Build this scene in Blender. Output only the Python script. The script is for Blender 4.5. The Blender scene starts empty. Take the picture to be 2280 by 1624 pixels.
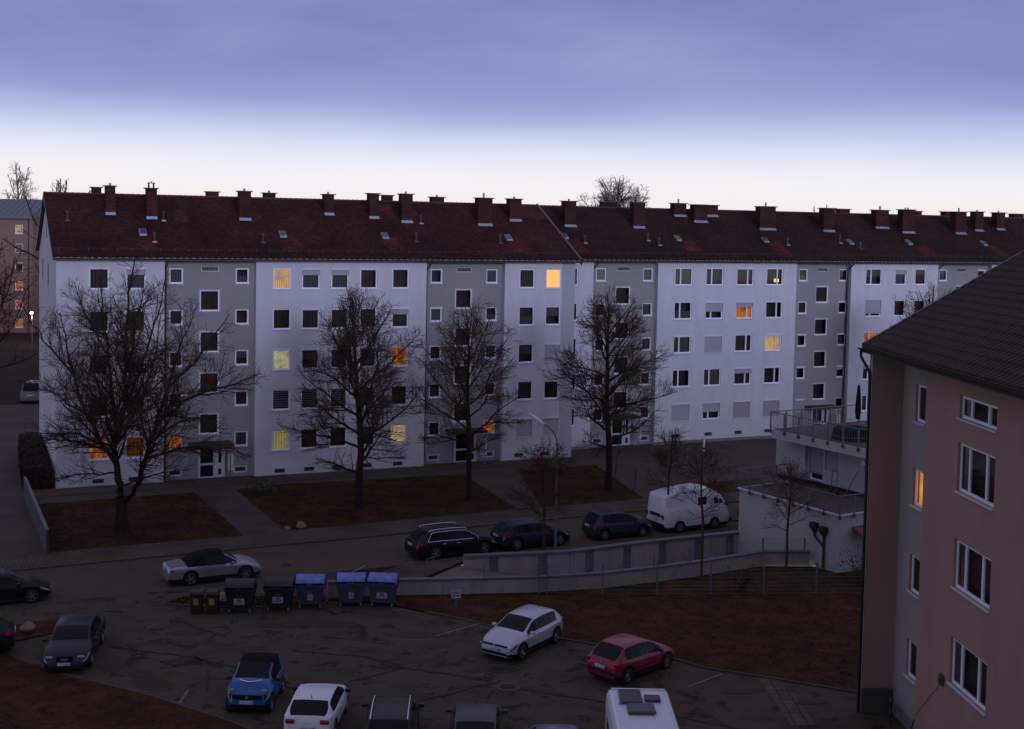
import bpy, bmesh, math, random
import numpy as np
from mathutils import Vector, Matrix
S = bpy.context.scene
COL = S.collection
PI = math.pi
R = math.radians

# ------------------------------------------------------------------ camera
CAM_H = 17.6
cam = bpy.data.cameras.new('camera'); camo = bpy.data.objects.new('camera', cam); COL.objects.link(camo)
S.camera = camo
PITCH = math.atan(158 / 2870.0); ROLL = 0.0197
fw = Vector((0, math.cos(PITCH), -math.sin(PITCH)))
r0 = Vector((1, 0, 0)); u0 = r0.cross(fw)
rt = r0 * math.cos(ROLL) + u0 * math.sin(ROLL)
up = -r0 * math.sin(ROLL) + u0 * math.cos(ROLL)
M = Matrix((rt, up, -fw)).transposed().to_4x4(); M.translation = (0, 0, CAM_H)
camo.matrix_world = M
cam.sensor_fit = 'HORIZONTAL'; cam.sensor_width = 36.0
cam.lens = 2870.0 / 2280.0 * 36.0
cam.shift_y = -(812 - 653) / 2280.0
cam.clip_start = 0.2; cam.clip_end = 3000

# ------------------------------------------------------------------ light: dusk sky, very soft last light from behind
SUN_EL, SUN_AZ = 7.6, (0.42, -0.90)
w = bpy.data.worlds.new('World'); S.world = w; w.use_nodes = True
nt = w.node_tree; nt.nodes.clear()
out = nt.nodes.new('ShaderNodeOutputWorld'); add = nt.nodes.new('ShaderNodeAddShader')
sky = nt.nodes.new('ShaderNodeTexSky'); sky.sky_type = 'NISHITA'; sky.sun_disc = False
sky.sun_elevation = R(SUN_EL); sky.sun_rotation = math.atan2(SUN_AZ[0], SUN_AZ[1])
b1 = nt.nodes.new('ShaderNodeBackground'); b1.inputs[1].default_value = 0.006
nt.links.new(sky.outputs[0], b1.inputs[0])
tc = nt.nodes.new('ShaderNodeTexCoord'); sep = nt.nodes.new('ShaderNodeSeparateXYZ')
asn = nt.nodes.new('ShaderNodeMath'); asn.operation = 'ARCSINE'
nzz = nt.nodes.new('ShaderNodeTexNoise'); nzz.inputs['Scale'].default_value = 1.7; nzz.inputs['Detail'].default_value = 3
mpp = nt.nodes.new('ShaderNodeMapping'); mpp.inputs['Scale'].default_value = (1, 1, 5)
nt.links.new(tc.outputs['Generated'], mpp.inputs[0]); nt.links.new(mpp.outputs[0], nzz.inputs[0])
nm = nt.nodes.new('ShaderNodeMath'); nm.operation = 'MULTIPLY_ADD'; nm.inputs[1].default_value = 0.07; nm.inputs[2].default_value = -0.035
nt.links.new(nzz.outputs[0], nm.inputs[0])
ad = nt.nodes.new('ShaderNodeMath'); ad.operation = 'ADD'
mr = nt.nodes.new('ShaderNodeMapRange'); mr.inputs[1].default_value = 0.0; mr.inputs[2].default_value = R(60)
cr = nt.nodes.new('ShaderNodeValToRGB'); cr.color_ramp.interpolation = 'B_SPLINE'
nt.links.new(tc.outputs['Generated'], sep.inputs[0]); nt.links.new(sep.outputs[2], asn.inputs[0])
nt.links.new(asn.outputs[0], ad.inputs[0]); nt.links.new(nm.outputs[0], ad.inputs[1])
nt.links.new(ad.outputs[0], mr.inputs[0]); nt.links.new(mr.outputs[0], cr.inputs[0])
def lin(c):
    return tuple((v / 255.0 / 12.92 if v / 255.0 <= 0.04045 else ((v / 255.0 + 0.055) / 1.055) ** 2.4) for v in c) + (1,)
stops = [(0.0, (244, 232, 230)), (1.0, (244, 237, 239)), (2.2, (240, 239, 247)), (3.4, (216, 222, 245)), (4.6, (180, 187, 228)),
         (5.8, (144, 152, 208)), (7.4, (122, 133, 196)), (10.0, (108, 118, 180)), (18, (126, 130, 178)), (35, (128, 127, 156)), (60, (129, 126, 150))]
el = cr.color_ramp.elements
el[0].position = 0; el[0].color = lin(stops[0][1]); el[1].position = 1; el[1].color = lin(stops[-1][1])
for a, c in stops[1:-1]:
    e = el.new(a / 60.0); e.color = lin(c)
b2 = nt.nodes.new('ShaderNodeBackground'); b2.inputs[1].default_value = 1.0
# thin uneven veil of high cloud
nz2 = nt.nodes.new('ShaderNodeTexNoise'); nz2.inputs['Scale'].default_value = 2.4; nz2.inputs['Detail'].default_value = 6; nz2.inputs['Roughness'].default_value = 0.55
mp2 = nt.nodes.new('ShaderNodeMapping'); mp2.inputs['Scale'].default_value = (1, 1, 3.2); mp2.inputs['Location'].default_value = (0.3, 0.1, 0.0)
nt.links.new(tc.outputs['Generated'], mp2.inputs[0]); nt.links.new(mp2.outputs[0], nz2.inputs[0])
mr2 = nt.nodes.new('ShaderNodeMapRange'); mr2.inputs[1].default_value = 0.36; mr2.inputs[2].default_value = 0.66; mr2.inputs[3].default_value = 0.0; mr2.inputs[4].default_value = 0.5
nt.links.new(nz2.outputs[0], mr2.inputs[0])
mx2 = nt.nodes.new('ShaderNodeMix'); mx2.data_type = 'RGBA'; nt.links.new(mr2.outputs[0], mx2.inputs[0]); nt.links.new(cr.outputs[0], mx2.inputs[6])
mx2.inputs[7].default_value = lin((168, 172, 212)); mx3 = nt.nodes.new('ShaderNodeMix'); mx3.data_type = 'RGBA'
mr3 = nt.nodes.new('ShaderNodeMapRange'); mr3.inputs[1].default_value = R(3.5); mr3.inputs[2].default_value = R(7.0); nt.links.new(asn.outputs[0], mr3.inputs[0])
nt.links.new(mr3.outputs[0], mx3.inputs[0]); nt.links.new(cr.outputs[0], mx3.inputs[6]); nt.links.new(mx2.outputs[2], mx3.inputs[7])
nt.links.new(mx3.outputs[2], b2.inputs[0])
nt.links.new(b1.outputs[0], add.inputs[0]); nt.links.new(b2.outputs[0], add.inputs[1]); nt.links.new(add.outputs[0], out.inputs[0])
sun = bpy.data.lights.new('sun', 'SUN'); suno = bpy.data.objects.new('sun', sun); COL.objects.link(suno)
sun.energy = 1.65; sun.angle = R(17); sun.color = (0.62, 0.68, 1.0)
sv = Vector((SUN_AZ[0], SUN_AZ[1], 0)).normalized() * math.cos(R(SUN_EL)) + Vector((0, 0, math.sin(R(SUN_EL))))
suno.rotation_euler = (-sv).to_track_quat('-Z', 'Y').to_euler()
S.view_settings.view_transform = 'Standard'; S.view_settings.look = 'None'
S.view_settings.exposure = 0.0; S.view_settings.gamma = 1.0; S.view_settings.use_curve_mapping = False
S.render.engine = 'CYCLES'

# ------------------------------------------------------------------ materials
MATS = {}
def mat(name, col, rough=0.7, metal=0.0, var=0.0, scale=3.0, bump=0.0, bscale=40.0, spec=0.5, coat=0.0, emis=None, estr=0.0, stain=None, stretch=None):
    if name in MATS: return MATS[name]
    m = bpy.data.materials.new(name); m.use_nodes = True; MATS[name] = m
    n = m.node_tree.nodes; l = m.node_tree.links; p = n['Principled BSDF']
    p.inputs['Base Color'].default_value = (*col, 1); p.inputs['Roughness'].default_value = rough
    p.inputs['Metallic'].default_value = metal; p.inputs['Specular IOR Level'].default_value = spec
    if coat: p.inputs['Coat Weight'].default_value = coat; p.inputs['Coat Roughness'].default_value = 0.06
    t = n.new('ShaderNodeTexCoord')
    src = t.outputs['Object']
    if stretch:
        mp = n.new('ShaderNodeMapping'); mp.inputs['Scale'].default_value = stretch; l.new(src, mp.inputs[0]); src = mp.outputs[0]
    if var:
        nz = n.new('ShaderNodeTexNoise'); nz.inputs['Scale'].default_value = scale; nz.inputs['Detail'].default_value = 8; nz.inputs['Roughness'].default_value = 0.65
        l.new(src, nz.inputs[0])
        r = n.new('ShaderNodeValToRGB'); l.new(nz.outputs[0], r.inputs[0])
        r.color_ramp.elements[0].position = 0.32; r.color_ramp.elements[1].position = 0.68
        r.color_ramp.elements[0].color = tuple(c * (1 - var) for c in col) + (1,)
        r.color_ramp.elements[1].color = tuple(min(1, c * (1 + var)) for c in col) + (1,)
        co = r.outputs[0]
        if stain:
            n2 = n.new('ShaderNodeTexNoise'); n2.inputs['Scale'].default_value = stain[1]; n2.inputs['Detail'].default_value = 10; n2.inputs['Roughness'].default_value = 0.7
            n2.inputs['Distortion'].default_value = 0.6
            l.new(src, n2.inputs[0])
            r2 = n.new('ShaderNodeValToRGB'); r2.color_ramp.elements[0].position = stain[2]; r2.color_ramp.elements[1].position = stain[3]
            l.new(n2.outputs[0], r2.inputs[0])
            mx = n.new('ShaderNodeMix'); mx.data_type = 'RGBA'; l.new(r2.outputs[0], mx.inputs[0]); l.new(co, mx.inputs[6])
            mx.inputs[7].default_value = (*stain[0], 1); co = mx.outputs[2]
        l.new(co, p.inputs['Base Color'])
    if bump:
        nb = n.new('ShaderNodeTexNoise'); nb.inputs['Scale'].default_value = bscale; nb.inputs['Detail'].default_value = 4
        l.new(t.outputs['Object'], nb.inputs[0])
        b = n.new('ShaderNodeBump'); b.inputs['Strength'].default_value = bump; b.inputs['Distance'].default_value = 0.02
        l.new(nb.outputs[0], b.inputs['Height']); l.new(b.outputs[0], p.inputs['Normal'])
    if emis:
        p.inputs['Emission Color'].default_value = (*emis, 1); p.inputs['Emission Strength'].default_value = estr
    return m

def brickmat(name, c1, c2, cm, bw, bh, mort=0.006, off=0.5, rough=0.8, axes='xy', var=0.3, nscale=0.7, tint=(1, 1, 1)):
    """real joints are built where the pieces are large; here only colour from piece to piece"""
    m = bpy.data.materials.new(name); m.use_nodes = True; MATS[name] = m
    n = m.node_tree.nodes; l = m.node_tree.links; p = n['Principled BSDF']; p.inputs['Roughness'].default_value = rough; p.inputs['Specular IOR Level'].default_value = 0.12
    t = n.new('ShaderNodeTexCoord'); sp = n.new('ShaderNodeSeparateXYZ'); cb = n.new('ShaderNodeCombineXYZ')
    l.new(t.outputs['Object'], sp.inputs[0])
    ix = {'x': 0, 'y': 1, 'z': 2}
    l.new(sp.outputs[ix[axes[0]]], cb.inputs[0]); l.new(sp.outputs[ix[axes[1]]], cb.inputs[1])
    br = n.new('ShaderNodeTexBrick'); br.inputs['Scale'].default_value = 1; br.inputs['Brick Width'].default_value = bw; br.inputs['Row Height'].default_value = bh
    br.inputs['Mortar Size'].default_value = mort; br.offset = off; br.inputs['Bias'].default_value = 0.0
    br.inputs['Color1'].default_value = (*c1, 1); br.inputs['Color2'].default_value = (*c2, 1); br.inputs['Mortar'].default_value = (*cm, 1)
    l.new(cb.outputs[0], br.inputs[0])
    nz = n.new('ShaderNodeTexNoise'); nz.inputs['Scale'].default_value = nscale; nz.inputs['Detail'].default_value = 7; l.new(t.outputs['Object'], nz.inputs[0])
    mr = n.new('ShaderNodeMapRange'); mr.inputs[1].default_value = 0.3; mr.inputs[2].default_value = 0.7; mr.inputs[3].default_value = 1 - var; mr.inputs[4].default_value = 1 + var
    l.new(nz.outputs[0], mr.inputs[0])
    mx = n.new('ShaderNodeVectorMath'); mx.operation = 'SCALE'; l.new(br.outputs[0], mx.inputs[0]); l.new(mr.outputs[0], mx.inputs[3])
    l.new(mx.outputs[0], p.inputs['Base Color'])
    b = n.new('ShaderNodeBump'); b.inputs['Strength'].default_value = 0.4; b.inputs['Distance'].default_value = 0.01; b.invert = True
    l.new(br.outputs[1], b.inputs['Height']); l.new(b.outputs[0], p.inputs['Normal'])
    return m

def glassmat(name, tint, rough=0.03, fres=1.5):
    m = bpy.data.materials.new(name); m.use_nodes = True; MATS[name] = m
    n = m.node_tree.nodes; l = m.node_tree.links; n.remove(n['Principled BSDF'])
    o = n['Material Output']; tr = n.new('ShaderNodeBsdfTransparent'); gl = n.new('ShaderNodeBsdfGlossy'); fr = n.new('ShaderNodeFresnel'); mx = n.new('ShaderNodeMixShader')
    tr.inputs[0].default_value = (*tint, 1); gl.inputs['Roughness'].default_value = rough; fr.inputs[0].default_value = fres
    l.new(fr.outputs[0], mx.inputs[0]); l.new(tr.outputs[0], mx.inputs[1]); l.new(gl.outputs[0], mx.inputs[2]); l.new(mx.outputs[0], o.inputs[0])
    return m

def curtainmat(name, col, freq=38, dark=0.5, emis=0.0, blot=None, bs=2.5):
    m = bpy.data.materials.new(name); m.use_nodes = True; MATS[name] = m
    n = m.node_tree.nodes; l = m.node_tree.links; p = n['Principled BSDF']; p.inputs['Roughness'].default_value = 0.9
    t = n.new('ShaderNodeTexCoord')
    wv = n.new('ShaderNodeTexWave'); wv.inputs['Scale'].default_value = freq / 20.0; wv.inputs['Distortion'].default_value = 1.6; wv.inputs['Detail'].default_value = 2; wv.bands_direction = 'X'
    mp = n.new('ShaderNodeMapping'); mp.inputs['Scale'].default_value = (1, 1, 0.12); l.new(t.outputs['Object'], mp.inputs[0]); l.new(mp.outputs[0], wv.inputs[0])
    r = n.new('ShaderNodeValToRGB'); l.new(wv.outputs[0], r.inputs[0])
    r.color_ramp.elements[0].color = tuple(c * dark for c in col) + (1,); r.color_ramp.elements[1].color = (*col, 1)
    co = r.outputs[0]
    if blot:
        nz = n.new('ShaderNodeTexNoise'); nz.inputs['Scale'].default_value = bs; nz.inputs['Detail'].default_value = 3
        oi = n.new('ShaderNodeObjectInfo'); ml = n.new('ShaderNodeVectorMath'); ml.operation = 'MULTIPLY_ADD'
        l.new(t.outputs['Object'], ml.inputs[0]); ml.inputs[1].default_value = (1, 1, 1); l.new(oi.outputs['Location'], ml.inputs[2]); l.new(ml.outputs[0], nz.inputs[0])
        rr = n.new('ShaderNodeValToRGB'); rr.color_ramp.elements[0].position = 0.45; rr.color_ramp.elements[1].position = 0.6; l.new(nz.outputs[0], rr.inputs[0])
        mx = n.new('ShaderNodeMix'); mx.data_type = 'RGBA'; l.new(rr.outputs[0], mx.inputs[0]); l.new(co, mx.inputs[6]); mx.inputs[7].default_value = (*blot, 1); co = mx.outputs[2]
    l.new(co, p.inputs['Base Color'])
    if emis:
        l.new(co, p.inputs['Emission Color']); p.inputs['Emission Strength'].default_value = emis
    return m

M_white = mat('white_render', (0.60, 0.60, 0.62), 0.9, var=0.055, scale=1.3, bump=0.25, bscale=30, stretch=(1, 1, 0.22), stain=((0.50, 0.49, 0.49), 0.9, 0.56, 0.9))
M_gray = mat('grey_render', (0.30, 0.295, 0.285), 0.9, var=0.04, scale=0.9, bump=0.25, bscale=30, stretch=(1, 1, 0.45))
M_strip = mat('pale_lilac_render', (0.42, 0.42, 0.44), 0.9, var=0.04, scale=1.2)
M_base = mat('plinth_render', (0.19, 0.17, 0.165), 0.9, var=0.12, scale=2)
M_reveal = mat('window_reveal_white', (0.72, 0.72, 0.75), 0.8)
M_frame = mat('window_plastic', (0.86, 0.86, 0.90), 0.35)
M_sill = mat('sill_metal', (0.6, 0.61, 0.66), 0.45)
M_trim = mat('trim_render', (0.42, 0.40, 0.40), 0.9)
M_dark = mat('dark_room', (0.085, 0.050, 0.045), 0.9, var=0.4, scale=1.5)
M_glass = glassmat('window_glass', (0.8, 0.8, 0.8))
M_shut = mat('roller_shutter_grey', (0.36, 0.36, 0.38), 0.6)
M_shut2 = mat('roller_shutter_beige', (0.33, 0.29, 0.29), 0.6)
M_box = mat('shutter_box_white', (0.68, 0.68, 0.72), 0.5)
C_net = curtainmat('net_curtain', (0.20, 0.20, 0.21), 40, 0.45)
C_thick = curtainmat('drawn_curtain', (0.12, 0.085, 0.08), 30, 0.5)
C_blind = mat('venetian_blind', (0.33, 0.34, 0.38), 0.6)
L_or = curtainmat('lit_orange_room', (0.78, 0.27, 0.05), 20, 0.6, 0.45, blot=(0.34, 0.08, 0.008), bs=2.2)
L_hot = curtainmat('lit_bright_blind', (1.0, 0.42, 0.13), 10, 0.92, 1.3)
L_warm = curtainmat('lit_warm_curtain', (0.85, 0.50, 0.22), 50, 0.5, 0.62, blot=(0.36, 0.30, 0.24), bs=1.6)
L_yel = curtainmat('lit_yellow_curtain', (0.55, 0.42, 0.11), 34, 0.5, 0.5, blot=(0.26, 0.27, 0.19), bs=1.8)
L_grn = curtainmat('lit_pale_green_room', (0.52, 0.55, 0.34), 12, 0.85, 0.6, blot=(0.42, 0.20, 0.07), bs=2.0)
L_dim = curtainmat('dim_orange_curtain', (0.40, 0.12, 0.012), 24, 0.5, 0.16)
M_tile = brickmat('roof_tile_red', (0.080, 0.022, 0.0165), (0.026, 0.0125, 0.010), (0.012, 0.008, 0.008), 0.20, 0.1713, 0.018, var=0.32, nscale=0.28)
M_tile2 = brickmat('roof_tile_fresh', (0.14, 0.026, 0.020), (0.05, 0.016, 0.012), (0.03, 0.012, 0.012), 0.20, 0.1713, 0.018, var=0.35)
M_tile3 = brickmat('roof_tile_brown', (0.060, 0.021, 0.016), (0.022, 0.012, 0.010), (0.010, 0.008, 0.008), 0.20, 0.1713, 0.018, var=0.3, nscale=0.28)
M_ridge = mat('ridge_tile', (0.085, 0.022, 0.018), 0.8, var=0.3, scale=2)
M_chim = brickmat('chimney_brick', (0.085, 0.023, 0.021), (0.045, 0.015, 0.014), (0.028, 0.017, 0.016), 0.25, 0.08, 0.012, axes='xz', var=0.25)
M_cap = mat('chimney_cap', (0.07, 0.04, 0.04), 0.9, var=0.3)
M_zinc = mat('zinc_flashing', (0.24, 0.25, 0.28), 0.5, metal=0.3, var=0.2, scale=4)
M_gutter = mat('gutter_metal', (0.055, 0.035, 0.032), 0.5, var=0.3, scale=3)
M_gutterlip = mat('gutter_lip', (0.22, 0.20, 0.20), 0.6, var=0.5, scale=5)
M_pipe = mat('downpipe_brown', (0.05, 0.022, 0.018), 0.6)
M_black = mat('black_plastic', (0.012, 0.012, 0.014), 0.5)
M_rubber = mat('tyre_rubber', (0.012, 0.012, 0.012), 0.85)
M_metal = mat('galvanised_steel', (0.15, 0.155, 0.165), 0.55, metal=0.2)
M_dgrey = mat('dark_grey_paint', (0.07, 0.075, 0.085), 0.55)
M_asph = mat('asphalt_lot', (0.084, 0.055, 0.040), 0.9, var=0.25, scale=0.5, bump=0.35, bscale=60, stain=((0.040, 0.023, 0.016), 0.85, 0.54, 0.60), spec=0.15)
M_road = mat('asphalt_road', (0.100, 0.066, 0.049), 0.9, var=0.18, scale=0.35, bump=0.3, bscale=60, spec=0.15)
M_drive = mat('asphalt_drive', (0.078, 0.052, 0.045), 0.85, var=0.3, scale=0.25, bump=0.3, bscale=60, spec=0.3)
M_patch = mat('asphalt_patch', (0.042, 0.024, 0.018), 0.9, var=0.2, scale=2, bump=0.3)
M_crack = mat('crack_tar', (0.020, 0.011, 0.008), 0.9)
M_pave = brickmat('paving_blocks', (0.125, 0.090, 0.078), (0.098, 0.070, 0.060), (0.036, 0.025, 0.021), 0.22, 0.22, 0.02, var=0.3, nscale=0.4)
M_slab = brickmat('paving_slabs', (0.12, 0.086, 0.074), (0.10, 0.072, 0.062), (0.036, 0.025, 0.021), 0.45, 0.45, 0.02, off=0.0, var=0.2)
M_grass = mat('winter_grass', (0.066, 0.031, 0.011), 0.95, var=0.4, scale=0.55, bump=0.8, bscale=25, stain=((0.036, 0.016, 0.0065), 1.3, 0.45, 0.62), spec=0.1)
M_ground = mat('ground_earth', (0.038, 0.023, 0.017), 0.95, var=0.4, scale=0.1, spec=0.1)
M_kerb = mat('kerb_stone', (0.075, 0.054, 0.045), 0.9, var=0.2, scale=2)
M_conc = mat('concrete_wall', (0.31, 0.275, 0.25), 0.9, var=0.12, scale=1.1, bump=0.2, bscale=20, stain=((0.16, 0.115, 0.09), 1.5, 0.5, 0.8), stretch=(1, 1, 0.5))
M_cope = mat('coping_metal', (0.13, 0.135, 0.145), 0.5, metal=0.2, var=0.1)
M_pil = mat('grey_panel', (0.10, 0.105, 0.125), 0.8, var=0.06)
M_bark = mat('tree_bark', (0.036, 0.022, 0.018), 0.95, var=0.4, scale=5, bump=0.6, bscale=25, spec=0.1)
M_twig = mat('twig_bark', (0.095, 0.052, 0.042), 0.9, spec=0.1)
M_twig2 = mat('young_bark', (0.085, 0.045, 0.026), 0.9, spec=0.1)
M_leafred = mat('dry_red_leaves', (0.10, 0.024, 0.018), 0.9, var=0.4, scale=6)
M_fartwig = mat('haze_tinted_twigs', (0.24, 0.17, 0.16), 0.9)  # paler than near twigs: distance haze put into the colour
M_terr = mat('house_render', (0.42, 0.415, 0.40), 0.9, var=0.07, scale=0.9, bump=0.2, bscale=25, stretch=(1, 1, 0.4))
M_deck = mat('terrace_floor', (0.095, 0.066, 0.057), 0.8, var=0.25, scale=1.2)
M_pink = mat('salmon_render', (0.350, 0.215, 0.165), 0.9, var=0.09, scale=0.7, bump=0.35, bscale=14, stretch=(1, 1, 0.35))
M_pgrey = mat('lilac_grey_render', (0.31, 0.28, 0.26), 0.9, var=0.06, scale=0.8, bump=0.3, bscale=14, stretch=(1, 1, 0.35))
M_far = mat('far_house_render', (0.24, 0.135, 0.105), 0.9, var=0.08, scale=0.3)
M_rock = mat('boulder_stone', (0.24, 0.16, 0.125), 0.9, var=0.35, scale=4, bump=0.8, bscale=8)
M_line = mat('worn_white_paint', (0.15, 0.135, 0.13), 0.8, var=0.6, scale=9)
M_hedge = mat('hedge_leaves', (0.030, 0.020, 0.013), 0.9, var=0.5, scale=5)
M_paper = mat('sticker_paper', (0.42, 0.43, 0.48), 0.6)
M_yel = mat('sticker_yellow', (0.42, 0.24, 0.03), 0.6)
M_plate = mat('plate_white', (0.62, 0.64, 0.68), 0.4)
M_chrome = mat('chrome', (0.86, 0.88, 0.95), 0.35, metal=0.7)
M_alloy = mat('alloy_rim', (0.40, 0.40, 0.43), 0.3, metal=0.8)
M_carglass = mat('car_glass', (0.014, 0.015, 0.018), 0.10, spec=0.12)
M_red = mat('tail_light_red', (0.30, 0.008, 0.012), 0.15, coat=0.5)
M_lamp = mat('headlight_glass', (0.22, 0.23, 0.26), 0.12, coat=0.6)
M_pblack = mat('paint_black', (0.008, 0.008, 0.009), 0.3, spec=0.3)
M_softtop = mat('soft_top_fabric', (0.012, 0.011, 0.013), 0.95, spec=0.1)
M_mark = mat('print_dark', (0.03, 0.03, 0.035), 0.7)

# ------------------------------------------------------------------ helpers
def tag(o, label=None, cat=None, group=None, kind=None):
    if label: o['label'] = label
    if cat: o['category'] = cat
    if group: o['group'] = group
    if kind: o['kind'] = kind
    return o
def link(name, me, parent=None, loc=None, rz=0):
    o = bpy.data.objects.new(name, me); COL.objects.link(o)
    if parent is not None: o.parent = parent
    if loc is not None: o.location = loc
    if rz: o.rotation_euler = (0, 0, rz)
    return o
def thing(name, loc, rz, label, cat, group=None):
    o = link(name, None, None, loc, rz); o.empty_display_size = 0.3
    return tag(o, label, cat, group)

class MB:
    def __init__(s): s.v = []; s.f = []; s.m = []
    def poly(s, pts, mi=0):
        k = len(s.v); s.v += [tuple(p) for p in pts]; s.f.append(tuple(range(k, k + len(pts)))); s.m.append(mi); return s
    def box(s, a, b, mi=0):
        x0, y0, z0 = a; x1, y1, z1 = b; k = len(s.v)
        s.v += [(x0, y0, z0), (x1, y0, z0), (x1, y1, z0), (x0, y1, z0), (x0, y0, z1), (x1, y0, z1), (x1, y1, z1), (x0, y1, z1)]
        for q in ((3, 2, 1, 0), (4, 5, 6, 7), (0, 1, 5, 4), (1, 2, 6, 5), (2, 3, 7, 6), (3, 0, 4, 7)):
            s.f.append(tuple(k + i for i in q)); s.m.append(mi)
        return s
    def prism(s, pts, z0, z1, mi=0, side=None):
        n = len(pts); k = len(s.v); side = mi if side is None else side
        s.v += [(p[0], p[1], z0) for p in pts] + [(p[0], p[1], z1) for p in pts]
        s.f.append(tuple(k + n + i for i in range(n))); s.m.append(mi)
        s.f.append(tuple(k + n - 1 - i for i in range(n))); s.m.append(side)
        for i in range(n):
            j = (i + 1) % n; s.f.append((k + i, k + j, k + n + j, k + n + i)); s.m.append(side)
        return s
    def seg(s, a, b, w, z0, z1, mi=0, off=0.0):
        """a straight wall or strip from a to b, width w (plan), between heights z0 and z1"""
        a = Vector(a[:2]); b = Vector(b[:2]); d = (b - a).normalized(); p = Vector((-d.y, d.x)); a1 = a + p * (off - w / 2); b1 = b + p * (off - w / 2); a2 = a + p * (off + w / 2); b2 = b + p * (off + w / 2)
        return s.prism([a1, b1, b2, a2], z0, z1, mi)
    def tube(s, p0, p1, r0, r1=None, n=8, mi=0, cap=True):
        p0 = Vector(p0); p1 = Vector(p1); r1 = r0 if r1 is None else r1
        d = (p1 - p0); 
        if d.length < 1e-6: return s
        d.normalize(); a = d.orthogonal().normalized(); b = d.cross(a); k = len(s.v)
        for p, r in ((p0, r0), (p1, r1)):
            for i in range(n):
                t = 2 * PI * i / n; s.v.append(tuple(p + a * (r * math.cos(t)) + b * (r * math.sin(t))))
        for i in range(n):
            j = (i + 1) % n; s.f.append((k + i, k + j, k + n + j, k + n + i)); s.m.append(mi)
        if cap:
            s.f.append(tuple(k + n - 1 - i for i in range(n))); s.m.append(mi); s.f.append(tuple(k + n + i for i in range(n))); s.m.append(mi)
        return s
    def path(s, pts, r, n=6, mi=0):
        for a, b in zip(pts[:-1], pts[1:]): s.tube(a, b, r, r, n, mi)
        return s
    def lathe(s, prof, n=20, axis='z', c=(0, 0, 0), mi=0, closed=False):
        k = len(s.v); m = len(prof)
        for i in range(n):
            t = 2 * PI * i / n
            for (r, h) in prof:
                x, y = r * math.cos(t), r * math.sin(t)
                q = (x, y, h) if axis == 'z' else ((x, h, y) if axis == 'y' else (h, x, y))
                s.v.append((q[0] + c[0], q[1] + c[1], q[2] + c[2]))
        for i in range(n):
            j = (i + 1) % n
            for a in range(m if closed else m - 1):
                b = (a + 1) % m
                s.f.append((k + i * m + a, k + j * m + a, k + j * m + b, k + i * m + b)); s.m.append(mi)
        return s
    def mesh(s, name, mats, smooth=False):
        me = bpy.data.meshes.new(name); me.from_pydata(s.v, [], s.f)
        mats = mats if isinstance(mats, (list, tuple)) else [mats]
        for m in mats: me.materials.append(m)
        if len(mats) > 1: me.polygons.foreach_set('material_index', s.m)
        if smooth: me.polygons.foreach_set('use_smooth', [True] * len(s.f))
        me.update(); return me
    def build(s, name, mats, parent=None, loc=None, rz=0, smooth=False, bevel=0, fixn=False):
        me = s.mesh(name, mats, smooth)
        if fixn:
            bm = bmesh.new(); bm.from_mesh(me); bmesh.ops.recalc_face_normals(bm, faces=bm.faces); bm.to_mesh(me); bm.free()
        o = link(name, me, parent, loc, rz)
        if bevel:
            b = o.modifiers.new('bevel', 'BEVEL'); b.width = bevel; b.segments = 2; b.limit_method = 'ANGLE'
        return o

def text_obj(txt, size, m, parent, mw, name='lettering'):
    cu = bpy.data.curves.new(name, 'FONT'); cu.body = txt; cu.size = size; cu.align_x = 'CENTER'; cu.align_y = 'CENTER'; cu.extrude = 0.001
    t = bpy.data.objects.new('t', cu); COL.objects.link(t)
    dg = bpy.context.evaluated_depsgraph_get(); me = bpy.data.meshes.new_from_object(t.evaluated_get(dg)); me.name = name
    me.materials.clear(); me.materials.append(m)
    COL.objects.unlink(t); bpy.data.objects.remove(t)
    o = link(name, me, parent); o.matrix_local = mw
    return o
# ------------------------------------------------------------------ windows (shared meshes, one object each)
CACHE = {}
def cached(key, fn):
    if key not in CACHE: CACHE[key] = fn()
    return CACHE[key]
def frame_mesh(w, h, muls, t=0.095, mt=0.115):
    b = MB(); y0, y1 = 0.09, 0.15
    b.box((0, y0, 0), (t, y1, h)).box((w - t, y0, 0), (w, y1, h)).box((t, y0, 0), (w - t, y1, t)).box((t, y0, h - t), (w - t, y1, h))
    for f in muls: b.box((w * f - mt / 2, y0 - 0.01, t), (w * f + mt / 2, y1, h - t))
    return b.mesh('window', M_frame)
def shutter_mesh(w, h, f, m):
    b = MB(); n = max(2, int(h * f / 0.055)); dz = h * f / n
    for i in range(n):
        z = h - i * dz
        b.poly([(0.03, 0.050, z - dz), (w - 0.03, 0.050, z - dz), (w - 0.03, 0.064, z), (0.03, 0.064, z)])
        b.poly([(0.03, 0.064, z - dz), (w - 0.03, 0.064, z - dz), (w - 0.03, 0.050, z - dz), (0.03, 0.050, z - dz)])
    b.box((0.03, 0.045, h - h * f - 0.03), (w - 0.03, 0.066, h - h * f - 0.001))
    return b.mesh('roller_shutter', m)
def curtain_mesh(w, h, m, z0=0.0, wav=0.025):
    b = MB(); n = int(w / 0.06); x0 = -0.05; dx = (w + 0.1) / n
    for i in range(n):
        a = x0 + i * dx; ya = 0.27 + wav * (i % 2); yb = 0.27 + wav * ((i + 1) % 2)
        b.poly([(a, ya, z0), (a + dx, yb, z0), (a + dx, yb, h + 0.05), (a, ya, h + 0.05)])
    return b.mesh('curtain', m)
def blind_mesh(w, h):
    b = MB(); n = int(h / 0.16)
    for i in range(n):
        z = h - (i + 1) * 0.16
        b.box((0.08, 0.22, z + 0.05), (w - 0.08, 0.24, z + 0.145))
    return b.mesh('blind', C_blind)
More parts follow.
